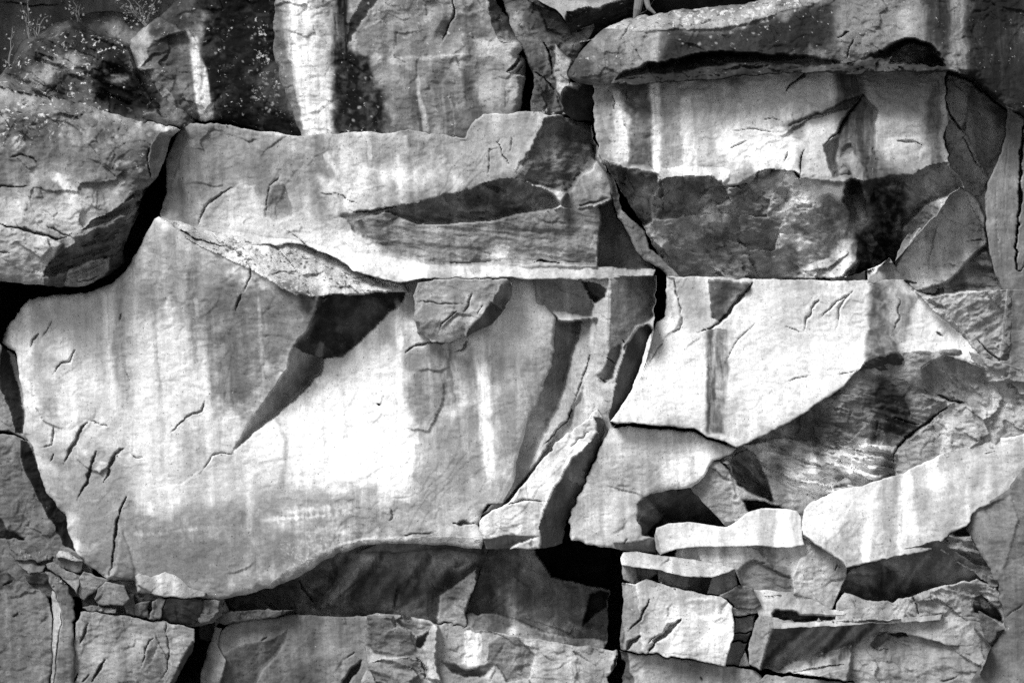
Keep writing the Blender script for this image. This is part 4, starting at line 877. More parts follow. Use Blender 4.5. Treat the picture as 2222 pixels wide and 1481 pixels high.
rock('r12', 'rock_slab', 'great pale slab with a sharp diagonal overhang across its middle', GS, b, 0.62, edge=(12, 0.07), bulge=(70, 0.10), relief=0.3, rough=0.7,
     facets=[F([(345, 468), (385, 490), (405, 518), (490, 560), (565, 597), (640, 642), (690, 640), (681, 690), (666, 720), (636, 750), (620, 800), (600, 840), (560, 890), (530, 940), (506, 978), (60, 660), (0, 700), (40, 600), (100, 560), (285, 540), (312, 500), (318, 460)], fa, 'upper_face'),
             F([(345, 462), (385, 470), (430, 490), (560, 505), (665, 500), (720, 530), (770, 560), (860, 590), (885, 632), (790, 636), (690, 642), (640, 642), (565, 597), (490, 561), (405, 518), (385, 490)], hinge(fa, (405, 520), (690, 642), 1.5), 'lichened_top', alb=0.60, lich=0.6, relief=1.2, rough=1.5),
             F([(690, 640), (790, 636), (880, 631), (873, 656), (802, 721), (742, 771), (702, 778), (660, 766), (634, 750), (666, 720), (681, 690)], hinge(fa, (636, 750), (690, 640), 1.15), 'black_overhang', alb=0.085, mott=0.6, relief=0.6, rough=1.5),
             F([(634, 750), (660, 764), (702, 776), (698, 802), (642, 866), (616, 883), (566, 926), (500, 985), (530, 940), (560, 890), (600, 840), (620, 800)], hinge(fa, (636, 750), (506, 978), 2.0), 'side_face', alb=0.44),
             F([(560, 1282), (642, 1222), (700, 1192), (790, 1168), (960, 1164), (1052, 1162), (1052, 1200), (830, 1190), (790, 1192), (700, 1226), (642, 1266), (560, 1300)], hinge(b, (560, 1270), (1052, 1160), 0.0), 'crusted_rim', lich=0.42, relief=0.9),
             F([(245, 1250), (262, 1165), (262, 1140), (275, 1180), (290, 1235), (290, 1262)], hinge(b, (262, 1140), (290, 1262), -0.15, -0.02), None, alb=0.42)],
     cracks=[([(882, 765), (900, 750), (935, 740), (970, 738), (1012, 728)], 8, 0.16), ([(1012, 738), (1000, 758), (985, 763)], 9, 0.12), ([(163, 757), (150, 785), (132, 790), (112, 814)], 8, 0.10), ([(112, 690), (102, 715), (88, 735)], 4, 0.05), ([(85, 722), (70, 738), (62, 755)], 7, 0.08),
             ([(445, 870), (435, 890), (415, 897), (390, 918), (365, 943)], 6, 0.08), ([(188, 915), (175, 930), (165, 955), (150, 972), (138, 1008)], 10, 0.12), ([(203, 978), (194, 1015), (190, 1045), (180, 1062), (168, 1082)], 9, 0.14), ([(268, 970), (250, 985), (235, 1018), (223, 1050)], 11, 0.12), ([(275, 1075), (265, 1095), (252, 1135), (247, 1180), (238, 1250)], 6, 0.18), ([(115, 925), (111, 965), (90, 970)], 5, 0.06), ([(118, 982), (110, 1002)], 6, 0.08),
             ([(195, 914), (225, 922), (237, 924)], 5, 0.05), ([(285, 985), (294, 996), (315, 990)], 5, 0.05), ([(508, 980), (480, 980), (460, 988), (432, 1025)], 5, 0.06), ([(820, 874), (826, 876)], 8, 0.25), ([(265, 680), (260, 700)], 6, 0.06), ([(262, 785), (282, 830), (278, 870)], 3, 0.02),
             ([(540, 575), (546, 595), (536, 622), (530, 632)], 6, 0.10), ([(526, 640), (515, 660), (512, 675)], 6, 0.08), ([(340, 465), (370, 482), (392, 502), (430, 520), (485, 532), (500, 545)], 7, 0.12), ([(795, 595), (815, 605), (830, 615), (875, 622)], 9, 0.10), ([(1046, 1112), (1060, 1098), (1092, 1090)], 10, 0.25), ([(985, 1140), (1010, 1136), (1036, 1138)], 10, 0.15), ([(880, 1162), (925, 1158), (945, 1156)], 5, 0.1), ([(848, 1100), (855, 1115), (850, 1128)], 8, 0.04)],
     spalls=[([(860, 925), (930, 935), (955, 890), (962, 850), (955, 800)], 40, 0.035), ([(150, 985), (215, 1030), (270, 970)], 34, 0.06), ([(440, 1010), (395, 1050), (330, 1060)], 40, 0.03), ([(60, 790), (75, 880), (100, 915), (140, 930)], 30, 0.08), ([(690, 625), (760, 620), (790, 640), (870, 640)], 18, 0.06), ([(640, 866), (615, 856), (596, 862)], 20, 0.06)], flakes=8)
b = plane(1000, 670, -0.02, 0.06, 0.04)
rock('f1', 'rock_flake', 'blocky pale flake jutting out under the long sill, dark on its lower edge',
     [(897, 640), (905, 616), (960, 606), (1100, 606), (1110, 618), (1112, 640), (1100, 672), (1060, 706), (1012, 730), (972, 741), (935, 738), (905, 720), (898, 690)],
     b, 0.40, edge=(6, 0.05), relief=0.6, thick=0.6,
     facets=[F([(1072, 645), (1082, 620), (1108, 612), (1114, 640), (1097, 673), (1072, 660)], hinge(b, (1072, 658), (1088, 612), 1.6), 'end_face', alb=0.27),
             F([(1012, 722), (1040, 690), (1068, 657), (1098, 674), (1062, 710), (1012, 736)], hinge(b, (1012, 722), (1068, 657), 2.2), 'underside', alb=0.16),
             F([(897, 700), (935, 690), (1010, 700), (1012, 735), (972, 745), (905, 730)], hinge(b, (897, 695), (1012, 700), 0.6), None)],
     cracks=[([(905, 655), (945, 657), (985, 658), (1020, 662)], 4, 0.05), ([(1024, 636), (1016, 660), (1004, 678)], 7, 0.08), ([(990, 674), (972, 692), (956, 702), (952, 718)], 7, 0.08), ([(1048, 664), (1034, 684)], 5, 0.06)],
     spalls=[([(955, 715), (990, 680), (1040, 690)], 20, 0.05)], flakes=3)

# ------------------------------------------------------------------ centre: leaning ridge, bright sliver and the dark crack
b = plane(1310, 760, 0.12, -0.8, 0.0)
rb = plane(800, 900, 0.25, 0.02, -0.10)
rock('r15', 'rock_ridge', 'tall leaning ridge between the great slab and the deep dark crack',
     [(1182, 598), (1300, 598), (1424, 600), (1424, 690), (1422, 720), (1404, 770), (1384, 838), (1352, 900), (1332, 925), (1320, 960), (1280, 940), (1240, 960), (1160, 1050), (1100, 1105), (1045, 1122), (1074, 1086), (1096, 1045), (1126, 910), (1150, 868), (1180, 788), (1190, 692), (1164, 652), (1164, 598)],
     b, 0.48, edge=(6, 0.04), relief=0.6, rough=1.0,
     facets=[F([(1160, 596), (1256, 598), (1275, 640), (1288, 662), (1282, 688), (1200, 690), (1160, 654)], plane(1230, 640, 0.36, 0.1, 0.3), 'upper_patch', alb=0.34),
             F([(1206, 690), (1262, 690), (1252, 740), (1238, 800), (1215, 870), (1180, 945), (1140, 1035), (1092, 1098), (1045, 1122), (1070, 1086), (1092, 1045), (1120, 915), (1146, 868), (1176, 788), (1186, 690)], hinge(rb, (1206, 690), (1112, 1045), 0.85, 0.12), 'shaded_band', alb=0.30),
             F([(1208, 688), (1200, 676), (1225, 674), (1245, 682), (1282, 684), (1280, 694), (1212, 697)], plane(1240, 686, 0.30, 0.1, -1.8), 'small_shelf', alb=0.5),
             F([(1262, 692), (1300, 690), (1285, 780), (1262, 850), (1240, 890), (1170, 1000), (1140, 1035), (1180, 945), (1215, 870), (1238, 800), (1252, 740)], plane(1262, 800, 0.34, -0.7, -0.25), 'striated_strip', alb=0.42),
             F([(1320, 600), (1424, 600), (1424, 690), (1400, 705), (1356, 742), (1322, 770)], hinge(b, (1335, 600), (1325, 770), 1.0), 'recessed_face', alb=0.38),
             F([(1258, 606), (1300, 612), (1315, 626), (1310, 644), (1290, 656), (1280, 646)], hinge(b, (1258, 600), (1310, 620), 1.8, 0.05), 'broken_notch', alb=0.13, bed=(-30, 0.7)),
             F([(1358, 742), (1385, 710), (1408, 704), (1420, 716), (1404, 770), (1384, 838), (1352, 900), (1332, 925), (1322, 905), (1330, 860), (1336, 820), (1350, 780)], hinge(b, (1368, 735), (1328, 880), 1.6), 'crack_wall', alb=0.16),
             F([(1316, 790), (1324, 760), (1350, 742), (1345, 775), (1335, 800), (1330, 822), (1310, 828), (1294, 812)], plane(1325, 785, 0.16, 0.9, 0.5), 'chipped_edge', alb=0.24)],
     cracks=[([(1350, 738), (1356, 748), (1352, 760)], 6, 0.15), ([(1318, 776), (1334, 790)], 5, 0.12), ([(1282, 760), (1275, 800), (1262, 830), (1245, 870), (1240, 890)], 5, 0.07), ([(1240, 890), (1220, 920), (1180, 970)], 8, 0.12)],
     spalls=[([(1294, 812), (1312, 828), (1330, 822)], 16, 0.08)], flakes=4)
b = plane(1180, 1040, -0.22, 0.10, -0.18)
rock('r16', 'rock_sliver', 'bright leaning sliver of rock left of the deep crack, broken at its foot',
     [(1040, 1128), (1068, 1108), (1104, 1090), (1150, 1032), (1200, 970), (1242, 932), (1280, 908), (1296, 888), (1314, 915), (1316, 935), (1306, 962), (1281, 1012), (1251, 1082), (1227, 1150), (1222, 1178), (1200, 1186), (1150, 1190), (1100, 1192), (1056, 1190), (1050, 1168), (1038, 1150)],
     b, 0.60, edge=(8, 0.06), relief=0.5, thick=0.9,
     facets=[F([(1290, 905), (1316, 912), (1324, 935), (1316, 962), (1292, 1012), (1262, 1082), (1238, 1150), (1232, 1182), (1172, 1196), (1172, 1140), (1182, 1100), (1200, 1060), (1236, 1000), (1275, 955), (1300, 935)], hinge(b, (1290, 925), (1176, 1140), 1.9), 'side_face', alb=0.24, relief=0.9, rough=1.6),
             F([(1050, 1168), (1090, 1164), (1172, 1160), (1130, 1176), (1100, 1196), (1050, 1196)], hinge(b, (1050, 1166), (1172, 1160), 1.5), 'broken_foot', alb=0.3)],
     cracks=[([(1102, 1092), (1135, 1086), (1185, 1088)], 7, 0.10), ([(1238, 968), (1260, 950), (1285, 930)], 5, 0.06), ([(1240, 918), (1265, 912), (1288, 908)], 4, 0.06)], flakes=2)

# ------------------------------------------------------------------ right of the crack
b = plane(1650, 780, 0.0, 0.03, -0.16)
R14O = [(1448, 600), (1560, 603), (1700, 606), (1880, 608), (1965, 606), (2070, 626), (2130, 630), (2200, 628), (2380, 640), (2380, 840), (2215, 850), (2180, 820), (2135, 798), (2098, 784), (2055, 770), (2020, 786), (2000, 800), (1960, 812), (1925, 808), (1880, 800), (1858, 806), (1832, 838), (1762, 882), (1702, 922), (1662, 942), (1600, 972), (1572, 958), (1532, 947), (1507, 930), (1452, 924), (1396, 920), (1350, 917), (1326, 914), (1342, 894), (1372, 840), (1396, 770), (1402, 745), (1422, 718), (1440, 682), (1448, 650)]
rock('r14', 'rock_block', 'brilliant white block with one dark vertical streak, right of the deep crack', R14O, b, 0.60, edge=(7, 0.05), relief=0.3, rough=0.75,
     facets=[F([(1538, 608), (1628, 612), (1606, 655), (1560, 700), (1548, 690), (1540, 650)], plane(1580, 650, 0.06, 0.1, 0.45), 'grey_inset_face', alb=0.27),
             F([(1448, 600), (1464, 606), (1470, 650), (1480, 668), (1476, 690), (1465, 715), (1430, 745), (1402, 790), (1372, 850), (1340, 900), (1326, 914), (1342, 894), (1372, 840), (1396, 770), (1402, 745), (1422, 718), (1440, 682), (1448, 650)], hinge(b, (1472, 650), (1402, 790), 0.3), None),
             F([(1965, 606), (1990, 634), (2040, 690), (2100, 740), (2140, 785), (2190, 780), (2195, 650), (2180, 620)], plane(2100, 690, 0.05, 0.1, 0.08), 'rough_triangular_face', alb=0.40, rough=2.2, relief=1.1, bed=(35, 0.5)),
             F([(1960, 606), (1990, 630), (2025, 640), (2120, 628), (2070, 616)], plane(2000, 620, 0.3, 0.2, 1.0), 'dark_notch', alb=0.12),
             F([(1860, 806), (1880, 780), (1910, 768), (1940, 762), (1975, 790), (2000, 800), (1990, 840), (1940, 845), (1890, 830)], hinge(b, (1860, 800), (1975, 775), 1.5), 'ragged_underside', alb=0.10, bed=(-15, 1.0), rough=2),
             F([(2190, 600), (2380, 600), (2380, 840), (2215, 850), (2180, 820), (2170, 790)], plane(2230, 720, 0.06, 0.3, 0.2), 'end_face', alb=0.26)],
     cracks=[([(1632, 612), (1612, 640), (1585, 672), (1560, 700), (1540, 712), (1512, 720)], 13, 0.20), ([(1464, 606), (1470, 645), (1482, 670), (1475, 690)], 6, 0.08), ([(1848, 632), (1822, 652), (1796, 668), (1782, 692)], 7, 0.08), ([(1848, 630), (1822, 665), (1816, 700), (1812, 720)], 8, 0.08), ([(1780, 648), (1762, 670), (1750, 695), (1743, 722)], 9, 0.10), ([(1705, 710), (1740, 720)], 4, 0.06), ([(1762, 815), (1730, 820), (1710, 828)], 4, 0.06), ([(1858, 803), (1830, 810), (1815, 813)], 4, 0.06), ([(1640, 700), (1600, 735), (1572, 790)], 4, 0.05), ([(2030, 720), (2045, 730)], 7, 0.1), ([(2120, 735), (2150, 765), (2180, 785)], 6, 0.08), ([(1950, 645), (1952, 690), (1942, 720)], 6, 0.06),
             ([(1440, 740), (1420, 770), (1400, 800)], 4, 0.05), ([(1480, 690), (1475, 710), (1460, 722)], 5, 0.08)],
     spalls=[([(2000, 640), (2060, 690), (2130, 760)], 26, -0.06), ([(1978, 618), (2050, 620), (2110, 630)], 14, 0.08)], flakes=6)
b = plane(1410, 1040, -0.04, 0.05, -0.06)
rock('r17', 'rock_block', 'smooth light grey block below the thin horizontal break, right of the deep crack',
     [(1326, 927), (1352, 925), (1400, 929), (1450, 931), (1508, 938), (1530, 951), (1572, 966), (1600, 975), (1580, 988), (1548, 1002), (1524, 1035), (1497, 1058), (1450, 1062), (1398, 1076), (1384, 1096), (1386, 1130), (1396, 1162), (1425, 1168), (1424, 1196), (1372, 1199), (1340, 1192), (1290, 1180), (1240, 1174), (1236, 1150), (1241, 1110), (1262, 1060), (1290, 1002), (1312, 952)],
     b, 0.58, edge=(6, 0.05), bulge=(40, 0.05), relief=0.35, rough=0.8, thick=1.0,
     facets=[F([(1330, 1178), (1400, 1172), (1430, 1160), (1430, 1200), (1340, 1200)], hinge(b, (1330, 1178), (1430, 1162), 0.8), None, alb=0.33)],
     cracks=[([(1348, 1180), (1360, 1168)], 5, 0.06), ([(1240, 1125), (1300, 1122), (1340, 1112)], 3, 0.02)], flakes=5)
rock('cv', 'rock_recess', 'dark faceted recess under the smooth light grey block',
     [(1370, 1060), (1520, 1040), (1600, 1150), (1380, 1190)], plane(1480, 1100, 0.75, 0.0, 0.3), 0.14, mott=0.5, rough=2, edge=(2, 0.01), relief=0.6,
     facets=[F([(1390, 1072), (1450, 1058), (1497, 1054), (1590, 1145), (1500, 1140), (1440, 1120)], plane(1480, 1060, 0.1, 0.1, 2.2), 'sloping_roof', alb=0.15),
             F([(1380, 1090), (1398, 1072), (1440, 1120), (1410, 1150), (1398, 1175), (1380, 1130)], plane(1390, 1100, 0.1, 1.5, 0.2), 'left_wall', alb=0.20)])
b = plane(1800, 950, 0.22, 0.0, 0.12)
rock('r18', 'rock_block', 'rough grey mass of broken bedding under the brilliant white block',
     [(1545, 1000), (1570, 975), (1590, 950), (1700, 880), (1850, 780), (2000, 760), (2100, 760), (2180, 790), (2380, 830), (2380, 940), (2222, 960), (2060, 1000), (1945, 1050), (1860, 1075), (1770, 1100), (1745, 1125), (1650, 1125), (1600, 1140), (1575, 1140), (1495, 1056)],
     b, 0.34, edge=(5, 0.03), relief=1.2, rough=2.2,
     facets=[F([(1600, 965), (1700, 918), (1830, 838), (1850, 800), (1960, 820), (2042, 868), (2058, 880), (2000, 930), (1950, 972), (1700, 955), (1640, 965)], plane(1800, 900, 0.26, 0.0, 0.28), 'upper_rough_face', alb=0.26, mott=0.45, bed=(-12, 0.5)),
             F([(1590, 970), (1700, 950), (1950, 968), (1942, 1035), (1860, 1060), (1770, 1085), (1700, 1050), (1640, 1010), (1570, 1000)], plane(1770, 1000, 0.32, 0.05, 0.25), 'thin_bedded_face', alb=0.46, mott=0.6, bed=(-14, 1.9), rough=2),
             F([(2058, 880), (2150, 830), (2380, 830), (2380, 950), (2222, 960), (2060, 1000), (1945, 1050), (1942, 985)], plane(2080, 930, 0.26, 0.05, 0.0), 'right_face', alb=0.42),
             F([(2000, 800), (2022, 784), (2055, 770), (2100, 784), (2135, 798), (2150, 850), (2150, 890), (2060, 868), (2000, 850)], plane(2060, 820, 0.30, 0.0, 0.5), 'hollow_face', alb=0.34, bed=(-45, 0.6)),
             F([(1590, 990), (1622, 975), (1650, 1005), (1668, 1045), (1680, 1090), (1640, 1075), (1600, 1050), (1580, 1010)], plane(1630, 1030, 0.42, 0.6, 0.7), 'dark_hollow', alb=0.24, rough=3.4, bed=(-40, 2.0)),
             F([(1545, 1000), (1580, 1000), (1600, 1050), (1640, 1078), (1690, 1100), (1650, 1125), (1600, 1140), (1575, 1142), (1495, 1056)], plane(1590, 1080, 0.12, -0.1, 0.1), 'lower_face', alb=0.40),
             F([(1612, 1085), (1650, 1088), (1690, 1098), (1700, 1110), (1650, 1112), (1625, 1108)], plane(1650, 1100, 0.55, 0, 1), 'slot', alb=0.1)],
     cracks=[([(2056, 880), (2020, 910), (1985, 935), (1950, 968), (1942, 990), (1944, 1030)], 9, 0.18), ([(1560, 1000), (1575, 1010), (1600, 1050), (1618, 1055)], 7, 0.15), ([(2035, 855), (2060, 868), (2100, 872)], 8, 0.15), ([(1940, 905), (1980, 918), (2000, 922)], 7, 0.1)],
     spalls=[([(1740, 960), (1850, 975), (1940, 980)], 26, 0.09), ([(1640, 1000), (1720, 1040), (1800, 1055), (1880, 1045)], 24, 0.10), ([(1700, 985), (1780, 1010), (1870, 1040)], 20, 0.08), ([(1900, 1040), (1960, 1020)], 18, 0.06)], flakes=34)
b = plane(1590, 1150, -0.06, 0.0, -0.35)
rock('r19', 'rock_lens', 'bright lens-shaped ledge in front of the dark faceted recess',
     [(1420, 1160), (1424, 1145), (1450, 1134), (1490, 1131), (1540, 1138), (1578, 1142), (1600, 1128), (1622, 1110), (1652, 1102), (1702, 1103), (1730, 1108), (1740, 1125), (1741, 1165), (1745, 1182), (1700, 1188), (1640, 1184), (1520, 1185), (1470, 1190), (1432, 1202), (1424, 1190)],
     b, 0.54, edge=(4, 0.03), relief=0.3, thick=0.7, rough=0.6, wander_k=0.45,
     facets=[F([(1418, 1150), (1428, 1165), (1436, 1200), (1420, 1205)], hinge(b, (1428, 1150), (1436, 1200), 1.0), None, alb=0.4)])
b = plane(1950, 1110, -0.02, 0.02, -0.20)
RB = [(1742, 1124), (1745, 1105), (1758, 1087), (1800, 1068), (1852, 1056), (1945, 1032), (2052, 982), (2140, 957), (2222, 938), (2380, 905), (2380, 1000), (2222, 1030), (2190, 1062), (2112, 1112), (2096, 1140), (2062, 1152), (2034, 1184), (2002, 1197), (1942, 1208), (1852, 1228)]
rock('r19b', 'rock_slab', 'bright sweeping slab with vertical streaks over a dark triangular underside, right',
     RB + [(1852, 1228), (1836, 1232), (1802, 1204), (1772, 1184), (1742, 1168)], b, 0.56, edge=(5, 0.04), relief=0.35, rough=0.8, thick=1.0,
     facets=[F([(1742, 1160), (1772, 1178), (1802, 1196), (1836, 1226), (1836, 1240), (1770, 1196), (1742, 1180)], hinge(b, (1742, 1162), (1836, 1228), 1.2), None, alb=0.3)],
     cracks=[([(1742, 1165), (1775, 1185), (1810, 1210), (1832, 1228)], 5, 0.08)],
     spalls=[([(1900, 1178), (1915, 1176)], 6, 0.03)], flakes=4)
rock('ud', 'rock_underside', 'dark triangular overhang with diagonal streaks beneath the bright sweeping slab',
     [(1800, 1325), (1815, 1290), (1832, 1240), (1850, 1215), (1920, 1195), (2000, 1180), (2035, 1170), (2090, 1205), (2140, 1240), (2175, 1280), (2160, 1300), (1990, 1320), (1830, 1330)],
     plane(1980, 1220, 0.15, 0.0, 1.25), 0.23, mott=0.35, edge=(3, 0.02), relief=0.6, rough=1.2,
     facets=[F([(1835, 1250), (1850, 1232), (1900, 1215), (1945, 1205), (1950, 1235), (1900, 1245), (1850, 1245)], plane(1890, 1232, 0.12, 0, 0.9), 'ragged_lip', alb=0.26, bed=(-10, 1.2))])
b = plane(2110, 1190, 0.0, 0.15, 0.1)
rock('bw', 'rock_wedge', 'thin-bedded wedge of rock between the dark overhang and the right flank',
     [(2032, 1186), (2062, 1154), (2098, 1140), (2112, 1176), (2138, 1216), (2165, 1275), (2150, 1275), (2115, 1240), (2072, 1214)], b, 0.30, edge=(4, 0.03), relief=1.2, rough=2, thick=0.7,
     facets=[F([(2032, 1186), (2062, 1154), (2098, 1140), (2112, 1176), (2138, 1216), (2165, 1275), (2150, 1275), (2115, 1240), (2072, 1214)], b, None, bed=(-18, 1.6)),
             F([(2062, 1154), (2096, 1142), (2104, 1162), (2080, 1160)], plane(2085, 1152, 0.2, 0, 1.5), 'dark_gap', alb=0.12)])
b = plane(2200, 1250, -0.08, -0.12, 0.02)
rock('r21', 'rock_slab', 'smooth dark grey flank filling the lower right corner',
     [(2380, 980), (2222, 1012), (2190, 1058), (2150, 1086), (2112, 1108), (2096, 1146), (2112, 1176), (2138, 1216), (2160, 1266), (2172, 1305), (2178, 1330), (2182, 1360), (2150, 1400), (2120, 1450), (2095, 1500), (2090, 1620), (2380, 1620)],
     b, 0.23, edge=(10, 0.07), relief=0.35, rough=0.8,
     facets=[F([(2096, 1146), (2112, 1108), (2190, 1075), (2210, 1130), (2180, 1230), (2160, 1266), (2138, 1216), (2112, 1176)], hinge(b, (2190, 1075), (2160, 1266), 0.35), None, alb=0.26)],
     cracks=[([(2222, 1310), (2195, 1325), (2180, 1340)], 4, 0.04)], flakes=4)

# ------------------------------------------------------------------ lower right ledges
b = plane(1640, 1235, 0.03, 0.0, 0.06)
rock('r22', 'rock_block', 'rounded streaked face tucked below the bright lens-shaped ledge',
     [(1425, 1200), (1460, 1180), (1640, 1170), (1745, 1170), (1775, 1180), (1840, 1222), (1838, 1250), (1804, 1326), (1770, 1306), (1720, 1290), (1655, 1290), (1612, 1280), (1595, 1240), (1500, 1222)],
     b, 0.50, edge=(8, 0.06), relief=0.7, rough=1.2,
     facets=[F([(1716, 1250), (1735, 1210), (1765, 1193), (1836, 1228), (1836, 1250), (1802, 1326), (1770, 1306), (1722, 1288)], plane(1775, 1250, 0.02, 0.15, 0.05), 'rounded_end', alb=0.54),
             F([(1425, 1203), (1440, 1195), (1466, 1190), (1462, 1212)], plane(1445, 1205, 0.4, 0, 1), None, alb=0.14),
             F([(1600, 1240), (1625, 1215), (1716, 1250), (1722, 1288), (1655, 1290), (1612, 1282)], plane(1660, 1260, 0.12, -0.1, 0.25), 'lower_face', alb=0.40)],
     cracks=[([(1630, 1212), (1645, 1222), (1670, 1220)], 4, 0.05), ([(1815, 1225), (1812, 1240)], 6, 0.1)], flakes=4)
b = plane(1470, 1225, -0.16, 0.06, -0.9)
rock('r23', 'rock_ledge', 'thin pale shelf above the cluster of small broken stones',
     [(1346, 1212), (1352, 1198), (1380, 1196), (1424, 1202), (1500, 1212), (1560, 1222), (1594, 1232), (1575, 1242), (1545, 1252), (1500, 1252), (1430, 1236), (1390, 1230), (1348, 1226)],
     b, 0.46, edge=(4, 0.03), relief=0.8, thick=0.6, wander_k=0.7, rough=1.0)
SMALL = [
    ('brown', [(1347, 1222), (1376, 1222), (1388, 1262), (1372, 1266), (1352, 1255)], (1365, 1240, 0.0, -0.2, 0.1), 0.34, 'small square stone at the left end of the thin pale shelf'),
    ('b', [(1368, 1224), (1428, 1228), (1428, 1245), (1408, 1256), (1386, 1262), (1376, 1240)], (1400, 1240, 0.06, 0.1, 0.3), 0.26, 'crumbling stone under the left part of the thin pale shelf'),
    ('c', [(1426, 1228), (1508, 1252), (1498, 1272), (1484, 1278), (1430, 1262)], (1470, 1255, 0.05, 0.05, 0.05), 0.36, 'flat-faced stone under the middle of the thin pale shelf'),
    ('d', [(1500, 1250), (1552, 1248), (1548, 1272), (1535, 1288), (1486, 1278)], (1520, 1265, 0.12, 0.5, 0.8), 0.17, 'dark slanted stone under the right part of the thin pale shelf'),
    ('e', [(1548, 1246), (1594, 1230), (1600, 1270), (1568, 1292), (1535, 1288)], (1570, 1260, -0.05, 0.3, 0.1), 0.30, 'cube-like stone closing the right end of the thin pale shelf'),
    ('f', [(1562, 1292), (1602, 1270), (1632, 1276), (1652, 1312), (1640, 1320), (1596, 1318), (1580, 1302)], (1605, 1298, -0.04, 0.15, 0.45), 0.26, 'smooth grey wedge stone right of the lower pale block'),
    ('g', [(1590, 1318), (1650, 1316), (1650, 1330), (1592, 1334)], (1620, 1325, 0.02, 0, 0.2), 0.34, 'thin striped stone at the top of the narrow stack'),
    ('h', [(1594, 1338), (1640, 1334), (1634, 1368), (1592, 1374)], (1615, 1352, 0.12, 0.3, 0.1), 0.30, 'middle stone of the narrow stack'),
    ('i', [(1592, 1376), (1630, 1372), (1622, 1392), (1588, 1390)], (1605, 1382, 0.10, 0.3, 0.5), 0.2, 'thin dark stone low in the narrow stack'),
    ('j', [(1584, 1394), (1622, 1396), (1604, 1446), (1574, 1442)], (1600, 1415, 0.14, 0.3, 0.3), 0.22, 'bottom stone of the narrow stack'),
    ('k', [(1604, 1446), (1618, 1410), (1630, 1446)], (1615, 1435, 0.12, 0.0, -0.2), 0.4, 'tiny pale triangular stone at the foot of the narrow stack'),
]
for kk, po, pp, al, lb in SMALL:
    rock('sm_' + kk, 'stone', lb, po, plane(*pp), al, edge=(4, 0.035), relief=0.9, rough=1.3, thick=0.6, group='small stones stacked right of the square cavity')
b = plane(1470, 1350, -0.12, 0.02, -0.04)
rock('r24', 'rock_block', 'square pale block with two black diagonal gashes, right of the dark cavity',
     [(1350, 1262), (1376, 1266), (1404, 1256), (1425, 1262), (1486, 1280), (1536, 1291), (1566, 1294), (1590, 1318), (1592, 1380), (1576, 1446), (1500, 1430), (1420, 1418), (1348, 1408), (1346, 1350), (1352, 1300)],
     b, 0.56, edge=(6, 0.05), relief=0.5, rough=0.9,
     facets=[F([(1346, 1262), (1378, 1270), (1388, 1350), (1390, 1400), (1385, 1416), (1348, 1410), (1346, 1350)], hinge(b, (1378, 1270), (1388, 1400), 0.35), 'left_face', alb=0.40),
             F([(1480, 1312), (1490, 1300), (1556, 1298), (1582, 1315), (1570, 1335), (1530, 1340), (1505, 1330)], plane(1530, 1318, -0.10, 0, 0.25), None),
             F([(1348, 1345), (1356, 1380), (1352, 1408), (1342, 1400), (1342, 1350)], hinge(b, (1356, 1345), (1356, 1408), 1.4), None, alb=0.25)],
     cracks=[([(1408, 1300), (1398, 1325), (1385, 1345), (1362, 1370)], 8, 0.16), ([(1476, 1344), (1455, 1362), (1435, 1382), (1415, 1400), (1402, 1416)], 16, 0.20), ([(1390, 1378), (1372, 1390), (1362, 1410)], 18, 0.16), ([(1422, 1380), (1405, 1395)], 5, 0.08)], flakes=6)
b = plane(2000, 1300, 0.10, 0.05, -0.10)
rock('r33', 'rock_slab', 'pale rough slab under the dark triangular overhang, lower right',
     [(1812, 1345), (1815, 1310), (1832, 1286), (1862, 1294), (1900, 1303), (1940, 1302), (1982, 1293), (2045, 1268), (2122, 1256), (2158, 1272), (2178, 1305), (2195, 1345), (2160, 1400), (2060, 1400), (1960, 1370), (1850, 1365)],
     b, 0.46, edge=(6, 0.05), relief=0.9, rough=1.4,
     facets=[F([(1985, 1292), (2045, 1268), (2122, 1256), (2158, 1272), (2178, 1305), (2130, 1340), (1995, 1335)], plane(2070, 1300, 0.06, 0.03, 0.1), 'right_face', alb=0.42, bed=(-12, 0.7), rough=2),
             F([(2112, 1306), (2130, 1290), (2165, 1320), (2180, 1350), (2150, 1335), (2118, 1330)], plane(2140, 1320, 0.2, 0.2, 0.8), 'broken_end', alb=0.17, bed=(-20, 1.6))],
     cracks=[([(1982, 1292), (1988, 1315), (1996, 1334)], 5, 0.1), ([(1848, 1300), (1858, 1325)], 3, 0.04)], flakes=8)
rock('jg', 'stone', 'jagged tooth of rock hanging at the edge of the dark right flank',
     [(2124, 1326), (2150, 1336), (2178, 1358), (2180, 1364), (2166, 1368), (2158, 1384), (2146, 1392), (2138, 1384), (2130, 1358)], plane(2150, 1355, -0.14, 0.1, 0.2), 0.26, edge=(4, 0.03), relief=1.0, thick=0.4)
rock('r34', 'rock_ledge', 'thin bright white ledge line above the big streaked underside, lower right',
     [(1676, 1345), (1722, 1350), (1800, 1346), (1852, 1340), (1902, 1344), (2000, 1336), (2044, 1332), (2040, 1344), (1900, 1352), (1850, 1356), (1720, 1360), (1680, 1362)], plane(1850, 1348, -0.10, 0.02, -0.8), 0.46, edge=(3, 0.02), relief=0.5, thick=0.6, wander_k=0.8, rough=0.8)
